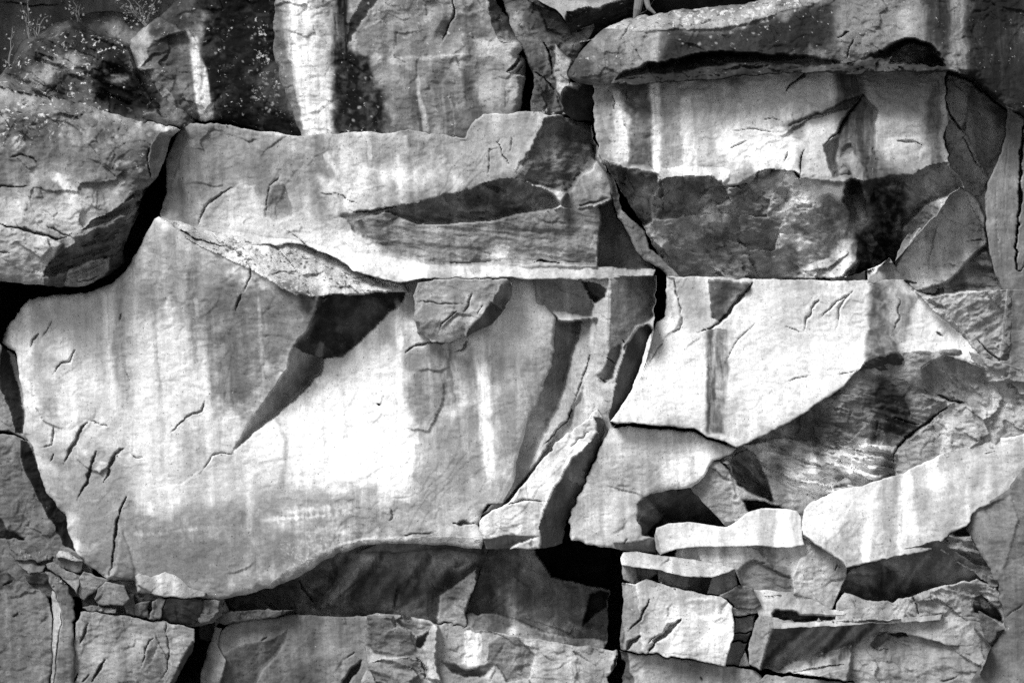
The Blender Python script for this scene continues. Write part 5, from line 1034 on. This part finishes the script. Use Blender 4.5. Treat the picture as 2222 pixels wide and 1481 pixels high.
rock('wd', 'stone', 'pale wedge with a ragged dark edge behind the thin white ledge',
     [(1625, 1278), (1720, 1282), (1775, 1302), (1800, 1320), (1850, 1330), (1846, 1346), (1700, 1350), (1650, 1342), (1640, 1315)], plane(1730, 1310, 0.02, 0.0, -0.25), 0.50, edge=(4, 0.03), relief=0.6,
     facets=[F([(1676, 1330), (1684, 1322), (1730, 1326), (1736, 1334), (1830, 1336), (1850, 1330), (1870, 1340), (1730, 1348), (1680, 1342)], plane(1760, 1336, 0.2, 0, 1.0), 'ragged_gap', alb=0.12, bed=(0, 1.5), rough=2)])
b = plane(1660, 1390, -0.10, -0.1, -0.05)
b2 = plane(1800, 1350, -0.14, 0.03, 1.15)
rock('r35', 'rock_block', 'big lower right block with diagonal dark streaks under the thin white ledge',
     [(1640, 1348), (1650, 1336), (1680, 1338), (1720, 1348), (1900, 1344), (2030, 1338), (2110, 1360), (2130, 1372), (2150, 1400), (2125, 1460), (2110, 1520), (2110, 1620), (1850, 1620), (1850, 1480), (1780, 1468), (1700, 1458), (1648, 1450), (1628, 1442), (1626, 1400)],
     b, 0.46, edge=(6, 0.05), relief=0.7, rough=1.1,
     facets=[F([(1680, 1362), (1720, 1352), (1932, 1344), (1920, 1362), (1890, 1382), (1842, 1402), (1820, 1408), (1780, 1417), (1742, 1436), (1690, 1452), (1652, 1452), (1664, 1402)], b2, 'streaked_underside', alb=0.24, mott=0.35, relief=0.6),
             F([(1652, 1452), (1690, 1448), (1742, 1432), (1820, 1404), (1846, 1398), (1850, 1440), (1760, 1470), (1700, 1462)], hinge(b2, (1652, 1452), (1842, 1402), -1.3), 'lower_lip', alb=0.45),
             F([(1850, 1398), (1890, 1380), (1932, 1344), (2030, 1336), (2110, 1358), (2150, 1400), (2125, 1460), (2110, 1620), (1850, 1620), (1840, 1480), (1845, 1430)], plane(1980, 1420, 0.12, -0.06, -0.08), 'lower_face', alb=0.43, bed=(-4, 0.25), rough=1.5),
             F([(1928, 1372), (1938, 1352), (1985, 1342), (2026, 1348), (1992, 1366), (1950, 1380)], plane(1970, 1355, 0.1, 0, 1.6), 'dark_oval_hollow', alb=0.17),
             F([(1890, 1400), (1905, 1375), (1925, 1366), (1930, 1380), (1905, 1408)], plane(1910, 1390, 0.1, -0.8, 0.6), None, alb=0.2)],
     cracks=[([(1715, 1460), (1780, 1450), (1850, 1434)], 6, 0.12), ([(2048, 1335), (2052, 1355)], 5, 0.1), ([(1892, 1402), (1905, 1410), (1940, 1405)], 5, 0.08), ([(2040, 1475), (2065, 1472), (2085, 1462)], 6, 0.08), ([(1980, 1368), (2020, 1362)], 6, 0.08)], flakes=10)
rock('bt5', 'rock_slab', 'flat slab under the black horizontal gap at the lower right',
     [(1660, 1462), (1720, 1468), (1790, 1476), (1860, 1484), (1950, 1486), (2050, 1500), (2050, 1620), (1640, 1620), (1640, 1480)], plane(1800, 1480, -0.02, 0, -0.1), 0.30, edge=(4, 0.04), relief=0.7)

# ------------------------------------------------------------------ bottom row
rock('w1', 'rock_wall', 'dark slanting wall recessed under the great pale slab',
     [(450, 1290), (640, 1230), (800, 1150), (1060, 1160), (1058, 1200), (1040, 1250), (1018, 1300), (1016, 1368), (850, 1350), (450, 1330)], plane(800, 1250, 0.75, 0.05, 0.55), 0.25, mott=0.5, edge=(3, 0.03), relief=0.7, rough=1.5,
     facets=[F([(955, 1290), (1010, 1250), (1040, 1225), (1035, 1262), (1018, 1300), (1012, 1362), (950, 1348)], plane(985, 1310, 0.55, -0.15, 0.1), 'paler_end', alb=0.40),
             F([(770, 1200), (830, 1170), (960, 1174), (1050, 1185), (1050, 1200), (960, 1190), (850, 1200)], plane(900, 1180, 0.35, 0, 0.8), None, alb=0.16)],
     cracks=[([(650, 1260), (670, 1290), (682, 1312)], 8, 0.12), ([(862, 1270), (855, 1300), (852, 1330)], 5, 0.06)],
     spalls=[([(720, 1310), (760, 1270), (800, 1240)], 26, 0.06), ([(690, 1310), (720, 1260), (745, 1220)], 26, 0.06)], flakes=6)
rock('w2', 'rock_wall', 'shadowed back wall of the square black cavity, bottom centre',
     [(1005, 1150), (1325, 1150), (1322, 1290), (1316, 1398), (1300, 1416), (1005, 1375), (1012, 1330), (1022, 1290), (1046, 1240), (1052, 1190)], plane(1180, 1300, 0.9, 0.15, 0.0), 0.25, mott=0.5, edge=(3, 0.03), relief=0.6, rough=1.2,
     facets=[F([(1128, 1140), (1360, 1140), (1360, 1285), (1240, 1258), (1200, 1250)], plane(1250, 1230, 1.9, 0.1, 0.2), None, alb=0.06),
             F([(1012, 1330), (1080, 1330), (1122, 1345), (1180, 1372), (1330, 1392), (1330, 1430), (1005, 1380)], plane(1150, 1370, 0.62, 0.1, -0.3), 'lower_step', alb=0.36),
             F([(1270, 1330), (1280, 1290), (1300, 1280), (1320, 1285), (1318, 1315), (1290, 1330), (1268, 1355)], plane(1290, 1310, 1.2, 0.4, 0.2), None, alb=0.08)], flakes=4)
b = plane(640, 1410, 0.40, -0.06, -0.05)
rock('b1', 'rock_slab', 'smooth grey slab with a dark fractured patch, bottom edge left of centre',
     [(482, 1366), (500, 1352), (560, 1342), (640, 1332), (720, 1334), (800, 1338), (798, 1400), (806, 1440), (800, 1480), (790, 1620), (470, 1620), (476, 1480), (488, 1430), (470, 1400)],
     b, 0.29, edge=(10, 0.08), relief=0.5, rough=0.9,
     facets=[F([(486, 1420), (520, 1402), (590, 1385), (625, 1370), (618, 1392), (600, 1420), (570, 1455), (540, 1500), (470, 1600), (476, 1480), (488, 1440)], plane(540, 1430, 0.47, 0.15, 0.35), 'fractured_patch', alb=0.2),
             F([(740, 1481), (760, 1455), (785, 1435), (782, 1450), (760, 1475), (740, 1520)], plane(760, 1460, 0.5, 0.3, 0.5), None, alb=0.15)],
     cracks=[([(566, 1390), (580, 1378)], 4, 0.06), ([(770, 1415), (745, 1432)], 5, 0.06)], flakes=6)
b = plane(1050, 1420, 0.05, 0.0, -0.06)
rock('b2', 'rock_block', 'bright streaked block with jagged facets, bottom centre',
     [(796, 1336), (820, 1330), (870, 1334), (945, 1349), (1000, 1358), (1060, 1368), (1140, 1384), (1240, 1398), (1340, 1411), (1338, 1425), (1332, 1450), (1318, 1470), (1318, 1620), (780, 1620), (785, 1480), (800, 1440), (794, 1395)],
     b, 0.38, edge=(6, 0.05), relief=0.8, rough=1.5,
     facets=[F([(796, 1336), (850, 1336), (858, 1360), (890, 1370), (902, 1400), (900, 1420), (860, 1420), (815, 1415), (800, 1395)], plane(850, 1380, -0.02, 0.1, 0.2), 'left_face', alb=0.27),
             F([(858, 1340), (940, 1350), (930, 1368), (905, 1380), (895, 1372)], plane(895, 1355, 0.04, 0.2, 0.3), None, alb=0.30),
             F([(902, 1398), (905, 1380), (935, 1365), (930, 1390), (915, 1402)], plane(915, 1390, 0.1, 0.6, 1.0), None, alb=0.12),
             F([(938, 1350), (950, 1352), (950, 1410), (945, 1440), (960, 1481), (930, 1470), (925, 1420), (920, 1400)], plane(940, 1400, -0.08, -0.7, -0.1), 'pale_rib', alb=0.46),
             F([(955, 1430), (985, 1436), (1010, 1456), (1030, 1455), (1060, 1436), (1075, 1440), (1050, 1470), (1010, 1470), (980, 1460)], plane(1010, 1452, 0.08, 0, 1.0), None, alb=0.2),
             F([(1060, 1395), (1090, 1378), (1120, 1382), (1160, 1420), (1150, 1470), (1100, 1480), (1075, 1440), (1060, 1436)], plane(1100, 1430, 0.1, 0.15, 0.2), 'grey_facet', alb=0.25),
             F([(795, 1440), (830, 1430), (890, 1425), (925, 1440), (930, 1481), (900, 1520), (830, 1500)], plane(870, 1460, 0.02, 0, 0.25), 'broken_face', alb=0.28, bed=(-20, 0.8), rough=2.2)],
     cracks=[([(905, 1425), (918, 1440), (922, 1465)], 5, 0.08), ([(1010, 1455), (1032, 1456)], 5, 0.08), ([(1340, 1411), (1330, 1440), (1332, 1480)], 8, 0.15)], flakes=14)
rock('b3', 'rock_slab', 'flat pale slab beneath the square pale block, bottom right of centre',
     [(1344, 1412), (1420, 1421), (1500, 1433), (1580, 1447), (1640, 1455), (1662, 1470), (1680, 1500), (1680, 1620), (1352, 1620), (1350, 1470), (1358, 1440)],
     plane(1500, 1450, -0.04, 0.02, -0.08), 0.35, edge=(5, 0.04), relief=0.6, rough=1.0,
     facets=[F([(1344, 1412), (1365, 1415), (1372, 1460), (1380, 1520), (1350, 1520), (1350, 1470)], plane(1360, 1450, 0.1, -0.9, 0.1), None, alb=0.2)],
     cracks=[([(1520, 1470), (1524, 1481)], 4, 0.06)], flakes=5)
b = plane(290, 1410, 0.06, 0.02, 0.0)
rock('b4', 'rock_slab', 'grey striated slab with thin cracks under the low dark ledge, bottom left',
     [(172, 1330), (200, 1326), (260, 1334), (330, 1344), (400, 1356), (420, 1362), (422, 1390), (420, 1410), (402, 1440), (385, 1470), (370, 1500), (360, 1620), (150, 1620), (156, 1480), (160, 1400), (165, 1350)],
     b, 0.32, edge=(7, 0.06), relief=0.6, rough=1.2,
     facets=[F([(420, 1388), (424, 1400), (420, 1412), (402, 1442), (385, 1472), (370, 1500), (380, 1620), (360, 1620), (368, 1490), (385, 1450), (400, 1420)], hinge(b, (410, 1390), (368, 1490), 1.4), 'dark_end_face', alb=0.14)],
     cracks=[([(190, 1352), (182, 1375), (172, 1395)], 7, 0.10), ([(228, 1430), (215, 1452), (200, 1481)], 9, 0.18), ([(172, 1460), (160, 1481)], 6, 0.15), ([(330, 1384), (315, 1405), (310, 1440), (302, 1448)], 5, 0.08), ([(358, 1352), (362, 1390), (365, 1420), (362, 1455), (345, 1481)], 4, 0.08), ([(196, 1462), (180, 1481)], 6, 0.1)],
     spalls=[([(345, 1390), (330, 1440), (315, 1450)], 20, 0.04)], flakes=4)
rock('b4b', 'rock_block', 'narrow shaded chock in the dark gap between the two bottom left slabs',
     [(428, 1352), (478, 1350), (474, 1376), (455, 1390), (432, 1384)], plane(450, 1370, 0.75, 0.2, 0.2), 0.2, edge=(5, 0.05), thick=0.8)
rock('b4c', 'rock_slab', 'narrow pale strip standing in the gap left of the smooth grey slab, bottom edge',
     [(470, 1356), (484, 1362), (474, 1400), (490, 1432), (478, 1485), (470, 1620), (430, 1620), (436, 1470), (452, 1410)], plane(462, 1430, 0.35, -0.7, 0), 0.30, edge=(8, 0.08))
b = plane(60, 1360, 0.10, 0.05, 0.0)
rock('b6', 'rock_slab', 'grey weathered slab in the lower left corner',
     [(-160, 1240), (0, 1230), (40, 1258), (70, 1270), (96, 1285), (108, 1310), (114, 1380), (116, 1430), (108, 1490), (100, 1620), (-160, 1620)], b, 0.27, edge=(8, 0.06), relief=0.7, rough=1.3,
     facets=[F([(-160, 1240), (0, 1230), (40, 1258), (30, 1280), (-160, 1290)], plane(0, 1250, 0.1, 0, 0.3), None, alb=0.2)],
     cracks=[([(10, 1268), (30, 1258)], 5, 0.1), ([(28, 1335), (42, 1327)], 5, 0.06)], flakes=6)
rock('b7', 'rock_rib', 'slim bright white rib between the two grey slabs, bottom left',
     [(112, 1282), (122, 1290), (132, 1325), (130, 1360), (124, 1400), (120, 1481), (118, 1620), (100, 1620), (112, 1500), (116, 1420), (113, 1340)], plane(120, 1380, 0.08, -0.6, 0), 0.38, edge=(6, 0.06), thick=0.8)
rock('b8', 'rock_rib', 'smooth grey vertical rib beside the slim bright rib, bottom left',
     [(96, 1238), (120, 1245), (148, 1275), (160, 1310), (158, 1350), (160, 1390), (164, 1440), (160, 1500), (160, 1620), (116, 1620), (120, 1481), (126, 1400), (132, 1340), (124, 1295), (108, 1270)], plane(140, 1380, 0.05, 0.35, 0), 0.24, edge=(10, 0.09), relief=0.4)

# ------------------------------------------------------------------ left edge, middle
rock('l0', 'rock_block', 'rock closing the black hollow at the left edge, mostly outside the picture',
     [(-260, 560), (-6, 590), (-2, 660), (-8, 720), (2, 752), (-10, 790), (-260, 800)], plane(-60, 680, 0.12, 0, 0), 0.3, thick=2.2)  # out of view; added to shut light out of the hollow beside it
b = plane(30, 860, 0.40, 0.1, 0.0)
rock('l1', 'rock_slab', 'narrow leaning slab with a dark stripe at the left edge',
     [(-160, 750), (0, 752), (12, 758), (30, 770), (52, 830), (70, 900), (70, 965), (48, 950), (20, 938), (0, 934), (-160, 925)], b, 0.34, edge=(6, 0.05), relief=0.6,
     facets=[F([(0, 752), (12, 758), (24, 790), (40, 840), (52, 900), (50, 940), (30, 938), (24, 900), (8, 860), (0, 840)], hinge(b, (8, 800), (28, 900), 0.7), 'dark_stripe', alb=0.085, relief=0.9)],
     cracks=[([(-20, 930), (10, 936), (35, 946), (65, 958)], 9, 0.15)])
b = plane(80, 1080, 0.30, 0.05, 0.0)
rock('l2', 'rock_slab', 'triangular grey slab with a dark leaning stripe, left edge below the crack',
     [(-160, 930), (0, 940), (30, 945), (52, 955), (75, 960), (110, 1060), (150, 1110), (175, 1190), (195, 1225), (180, 1240), (110, 1230), (30, 1210), (-160, 1190)], b, 0.28, edge=(6, 0.05), relief=0.7, rough=1.2,
     facets=[F([(44, 955), (62, 958), (80, 1005), (108, 1060), (140, 1115), (165, 1170), (190, 1225), (165, 1205), (135, 1180), (110, 1130), (80, 1070), (55, 1020), (45, 985)], hinge(b, (48, 960), (150, 1200), 0.8), 'dark_stripe', alb=0.065, relief=0.9),
             F([(-160, 1130), (0, 1120), (15, 1150), (50, 1165), (55, 1185), (30, 1190), (-160, 1190)], plane(20, 1160, 0.4, 0, 0.6), None, alb=0.14)], flakes=4)
LEDGE = [
    ('a', [(12, 1184), (45, 1186), (60, 1200), (110, 1206), (112, 1214), (70, 1216), (30, 1212)], (60, 1200, 0.22, 0, -0.6), 0.26, 'flat grey chip on the left rubble shelf, highest of the pile'),
    ('b', [(30, 1212), (70, 1214), (98, 1226), (90, 1238), (60, 1240), (40, 1228)], (60, 1226, 0.1, 0, -0.8), 0.45, 'pale flat slab on the left rubble shelf'),
    ('c', [(118, 1206), (128, 1196), (150, 1198), (172, 1212), (178, 1216), (150, 1216), (122, 1212)], (148, 1206, 0.12, 0, -0.7), 0.42, 'pale flat chip on the right part of the left rubble shelf'),
    ('d', [(116, 1212), (150, 1214), (178, 1216), (176, 1240), (160, 1244), (140, 1236), (118, 1226)], (148, 1228, 0.08, 0, 0), 0.30, 'square stone with a dark side on the left rubble shelf'),
    ('e', [(98, 1222), (116, 1218), (140, 1238), (175, 1250), (170, 1290), (150, 1270), (120, 1245), (104, 1234)], (140, 1250, 0.02, 0.1, -0.3), 0.36, 'pale curved slab spilling off the left rubble shelf'),
    ('f', [(56, 1244), (70, 1238), (104, 1240), (108, 1262), (92, 1266), (62, 1260)], (80, 1252, 0.1, 0, 0.7), 0.2, 'dark rounded stone under the pale flat slab of the left shelf'),
]
for kk, po, pp, al, lb in LEDGE:
    rock('lg_' + kk, 'stone', lb, po, plane(*pp), al * 0.8, edge=(4, 0.03), relief=0.9, rough=1.2, thick=0.7, group='loose stones on the left rubble shelf')
rock('lgx', 'rock_wall', 'shadowed rock behind the loose stones at the left edge',
     [(-160, 1170), (60, 1170), (200, 1200), (200, 1300), (-160, 1290)], plane(60, 1230, 0.27, 0, 0.1), 0.26, relief=0.8)
rock('chx', 'rock_ledge', 'low dark ledge of crumbled rock behind the row of broken stones, bottom left',
     [(166, 1250), (300, 1262), (480, 1290), (500, 1330), (470, 1352), (420, 1358), (300, 1338), (180, 1326)], plane(320, 1300, 0.24, 0.02, 0.3), 0.24, relief=1.2, rough=2.4, edge=(6, 0.05))
CH = [
    ('c1', [(172, 1255), (182, 1240), (200, 1246), (240, 1256), (225, 1262), (200, 1290), (182, 1302), (174, 1300)], (200, 1270, 0.02, 0.1, 0.1), 0.36, 'light corner stone at the left end of the low dark ledge'),
    ('c2', [(206, 1300), (214, 1272), (228, 1258), (250, 1264), (272, 1272), (282, 1296), (270, 1310), (215, 1312)], (245, 1290, -0.06, 0.0, 0.1), 0.30, 'blunt grey stone resting on the low dark ledge'),
    ('c3', [(178, 1318), (200, 1314), (254, 1318), (252, 1328), (190, 1326)], (215, 1322, -0.08, 0, -0.4), 0.38, 'thin plank-like stone at the left end of the low dark ledge'),
    ('c4', [(270, 1285), (290, 1288), (294, 1310), (292, 1334), (272, 1330)], (282, 1310, -0.02, 0.2, 0.1), 0.30, 'narrow upright stone in the middle of the low dark ledge'),
    ('c5', [(292, 1250), (300, 1244), (330, 1252), (360, 1240), (385, 1250), (410, 1272), (446, 1282), (444, 1292), (400, 1296), (360, 1294), (335, 1290), (310, 1276), (298, 1270)], (365, 1270, -0.10, 0.02, -0.3), 0.46, 'bright broken chunk hanging below the left foot of the great slab'),
    ('c6', [(322, 1338), (330, 1305), (345, 1296), (360, 1298), (350, 1320), (345, 1342)], (340, 1320, -0.02, -0.2, 0.1), 0.46, 'pale upright stone on the low dark ledge'),
    ('c7', [(346, 1342), (352, 1318), (362, 1298), (420, 1296), (440, 1302), (432, 1340), (420, 1352), (390, 1350)], (390, 1325, 0.05, 0.15, 0.5), 0.17, 'dark block on the low dark ledge beside the pale upright stone'),
    ('c8', [(426, 1340), (438, 1300), (462, 1298), (475, 1300), (470, 1325), (455, 1350), (432, 1352)], (450, 1325, 0.0, 0.1, 0.1), 0.26, 'small upright stone at the right end of the low dark ledge'),
    ('c9', [(292, 1310), (325, 1304), (318, 1322), (322, 1338), (292, 1334)], (305, 1322, 0.04, 0, 0.3), 0.24, 'crumbled stone between the upright stones of the low dark ledge'),
    ('c10', [(472, 1340), (480, 1328), (540, 1322), (640, 1322), (600, 1336), (520, 1350), (470, 1356)], (540, 1336, 0.25, 0, 0.3), 0.18, 'long low stone at the foot of the dark slanting wall'),
]
for kk, po, pp, al, lb in CH:
    rock('ch_' + kk, 'stone', lb, po, plane(*pp), al * 0.85, edge=(5, 0.04), relief=0.9, rough=1.3, thick=0.7, group='broken stones along the low dark ledge', flakes=2)

# ------------------------------------------------------------------ shrubs on the top left boulder
def plain_material(name, v, rough=0.7):
    m = bpy.data.materials.new(name); m.use_nodes = True
    nt = m.node_tree; bs = nt.nodes['Principled BSDF']; bs.inputs['Roughness'].default_value = rough
    geo = nt.nodes.new('ShaderNodeNewGeometry'); n = nt.nodes.new('ShaderNodeTexNoise'); n.inputs['Scale'].default_value = 30
    rp = nt.nodes.new('ShaderNodeMapRange'); rp.inputs['To Min'].default_value = v * 0.6; rp.inputs['To Max'].default_value = v * 1.4
    nt.links.new(geo.outputs['Position'], n.inputs['Vector']); nt.links.new(n.outputs['Fac'], rp.inputs['Value'])
    nt.links.new(rp.outputs[0], bs.inputs['Base Color'])
    return m
LEAF = plain_material('pale_leaf', 0.2); TWIG = plain_material('dry_twig', 0.16, 0.9)

def poly_obj(name, verts, faces, mat, parent=None):
    me = bpy.data.meshes.new(name); me.from_pydata(verts, [], faces); me.update(); me.materials.append(mat)
    o = bpy.data.objects.new(name, me); COL.objects.link(o)
    if parent is not None: o.parent = parent
    return o

def tube(pts, rad, n=6):
    V = []; Fc = []
    pts = [np.array(p, float) for p in pts]
    for i, p in enumerate(pts):
        t = pts[min(i + 1, len(pts) - 1)] - pts[max(i - 1, 0)]; t = t / (np.linalg.norm(t) + 1e-9)
        a = np.cross(t, [0, 1, 0.01]); a = a / (np.linalg.norm(a) + 1e-9); c = np.cross(t, a)
        for k in range(n):
            th = 2 * math.pi * k / n
            V.append(tuple(p + rad[i] * (a * math.cos(th) + c * math.sin(th))))
    for i in range(len(pts) - 1):
        for k in range(n):
            Fc.append((i * n + k, i * n + (k + 1) % n, (i + 1) * n + (k + 1) % n, (i + 1) * n + k))
    return V, Fc

def shrub(label, root, tips, leaves_per, seed, depth=0.95, size=0.034, spread=0.09):
    rr = np.random.RandomState(seed)
    base = np.array(to_world(root[0], root[1], depth))
    e = bpy.data.objects.new('shrub', None); e.location = tuple(base); COL.objects.link(e)
    e['label'] = label; e['category'] = 'shrub'; e['group'] = 'sparse shrubs above the top left boulder'
    LV = []; LF = []
    for tx, ty in tips:
        tip = np.array(to_world(tx, ty, depth + rr.uniform(-.15, .2))) - base
        pts = [tip * u + np.array([rr.normal(0, .012), rr.normal(0, .012), 0.04 * math.sin(u * 3)]) * (0 if u in (0,) else 1) for u in np.linspace(0, 1, 6)]
        V, Fc = tube(pts, [0.006 * (1 - 0.6 * u) + 0.0015 for u in np.linspace(0, 1, 6)], 5)
        poly_obj('twig', V, Fc, TWIG, e)
        for _ in range(leaves_per):
            u = rr.uniform(0.45, 1.02)
            c = tip * u + rr.normal(0, spread * 0.5, 3)
            a = rr.normal(0, 1, 3); a /= np.linalg.norm(a); b_ = np.cross(a, rr.normal(0, 1, 3)); b_ /= np.linalg.norm(b_)
            L_ = size * rr.uniform(.6, 1.3); w_ = L_ * 0.42; up = np.cross(a, b_) * L_ * .15
            i0 = len(LV)
            LV += [tuple(c), tuple(c + a * L_ * .5 + b_ * w_ + up), tuple(c + a * L_ - up), tuple(c + a * L_ * .5 - b_ * w_ + up)]
            LF += [(i0, i0 + 1, i0 + 2), (i0, i0 + 2, i0 + 3)]
    lo = poly_obj('foliage', LV, LF, LEAF, e); lo['kind'] = 'stuff'
shrub('fullest shrub, crossing bare twigs where the boulder meets the varnished one', (318, 60), [(285, -4), (262, 8), (300, 6), (340, 2), (330, 18), (250, -20), (275, 22), (310, 30)], 26, 3)
shrub('thin upright shrub at the crest of the rounded boulder', (170, 45), [(145, 8), (152, -10), (172, 12), (158, 22)], 9, 5)
shrub('thin shrub in front of the dark grey rock wall, leftmost tall one', (64, 85), [(48, 12), (58, -8), (52, 30)], 9, 7)
shrub('low leafy shrub on the left shoulder of the rounded boulder', (80, 82), [(66, 48), (82, 44), (58, 56), (102, 36)], 10, 9)
shrub('tiny plant at the left foot of the rounded boulder', (20, 150), [(8, 132), (12, 140), (30, 75), (26, 60)], 6, 13)

# weathered root hanging over the top edge
V, Fc = tube([to_world(1392, -110, 0.75), to_world(1391, -50, 0.72), to_world(1388, -5, 0.70), to_world(1383, 22, 0.68), to_world(1377, 44, 0.70)], [0.075, 0.065, 0.055, 0.045, 0.02], 12)
ro = poly_obj('root', V, Fc, plain_material('weathered_wood', 0.13, 0.95)); ro['label'] = 'weathered grey root hanging over the ledge at the top edge'; ro['category'] = 'root'
V, Fc = tube([to_world(1398, -40, 0.74), to_world(1402, 0, 0.70), to_world(1408, 18, 0.66), to_world(1422, 30, 0.64)], [0.04, 0.036, 0.028, 0.012], 10)
poly_obj('root_branch', V, Fc, bpy.data.materials['weathered_wood'], ro)

# ------------------------------------------------------------------ loose grit lying on the ledges
def grit():
    bpy.context.view_layer.update()
    dg = bpy.context.evaluated_depsgraph_get()
    rr = np.random.RandomState(5)
    lines = [([(10, 1190), (60, 1205), (120, 1205), (180, 1215)], 16, 60), ([(60, 1245), (110, 1255), (160, 1270)], 12, 30), ([(175, 1315), (260, 1322), (330, 1335), (420, 1348), (470, 1345)], 10, 80),
             ([(1150, 240), (1190, 245), (1225, 250)], 5, 30), ([(420, 520), (560, 545), (700, 600), (860, 622)], 16, 50), ([(1350, 1250), (1440, 1265), (1560, 1290)], 10, 24), ([(1680, 1342), (1800, 1348), (2000, 1338)], 5, 40),
             ([(480, 268), (560, 278), (660, 290)], 6, 30), ([(1000, 1362), (1150, 1380), (1330, 1405)], 6, 30)]
    V = []; Fc = []
    o0 = Vector((0, -DIST, ZC))
    oct_v = np.array([(1, 0, 0), (-1, 0, 0), (0, 1, 0), (0, -1, 0), (0, 0, 1), (0, 0, -1)], float)
    oct_f = [(0, 2, 4), (2, 1, 4), (1, 3, 4), (3, 0, 4), (2, 0, 5), (1, 2, 5), (3, 1, 5), (0, 3, 5)]
    for pts, sp_, n in lines:
        P = np.array(pts, float)
        for _ in range(n):
            t = rr.uniform(0, len(P) - 1.001); i = int(t); q = P[i] + (P[i + 1] - P[i]) * (t - i) + rr.normal(0, sp_ * 0.5, 2)
            d = (Vector(to_world(q[0], q[1], 0.0)) - o0).normalized()
            hit, loc, nor, _, _, _ = scene.ray_cast(dg, o0, d)
            if not hit or nor.z < 0.2: continue
            sz = 0.007 + 0.022 * rr.rand() ** 3
            m = oct_v * rr.uniform(0.6, 1.3, (6, 1)) * sz * rr.uniform(0.6, 1.2, 3)
            a = rr.uniform(0, 6.28); c, s_ = math.cos(a), math.sin(a)
            m = m @ np.array([[c, -s_, 0], [s_, c, 0], [0, 0, 1]])
            k = len(V)
            V += [tuple(np.array(loc) + np.array(nor) * sz * 0.3 + w) for w in m]
            Fc += [(k + x, k + y, k + z) for x, y, z in oct_f]
    g = poly_obj('grit', V, Fc, plain_material('loose_grit', 0.2, 0.95)); g['kind'] = 'stuff'
    g['label'] = 'loose grit and tiny stone chips lying on the ledges'; g['category'] = 'grit'
grit()
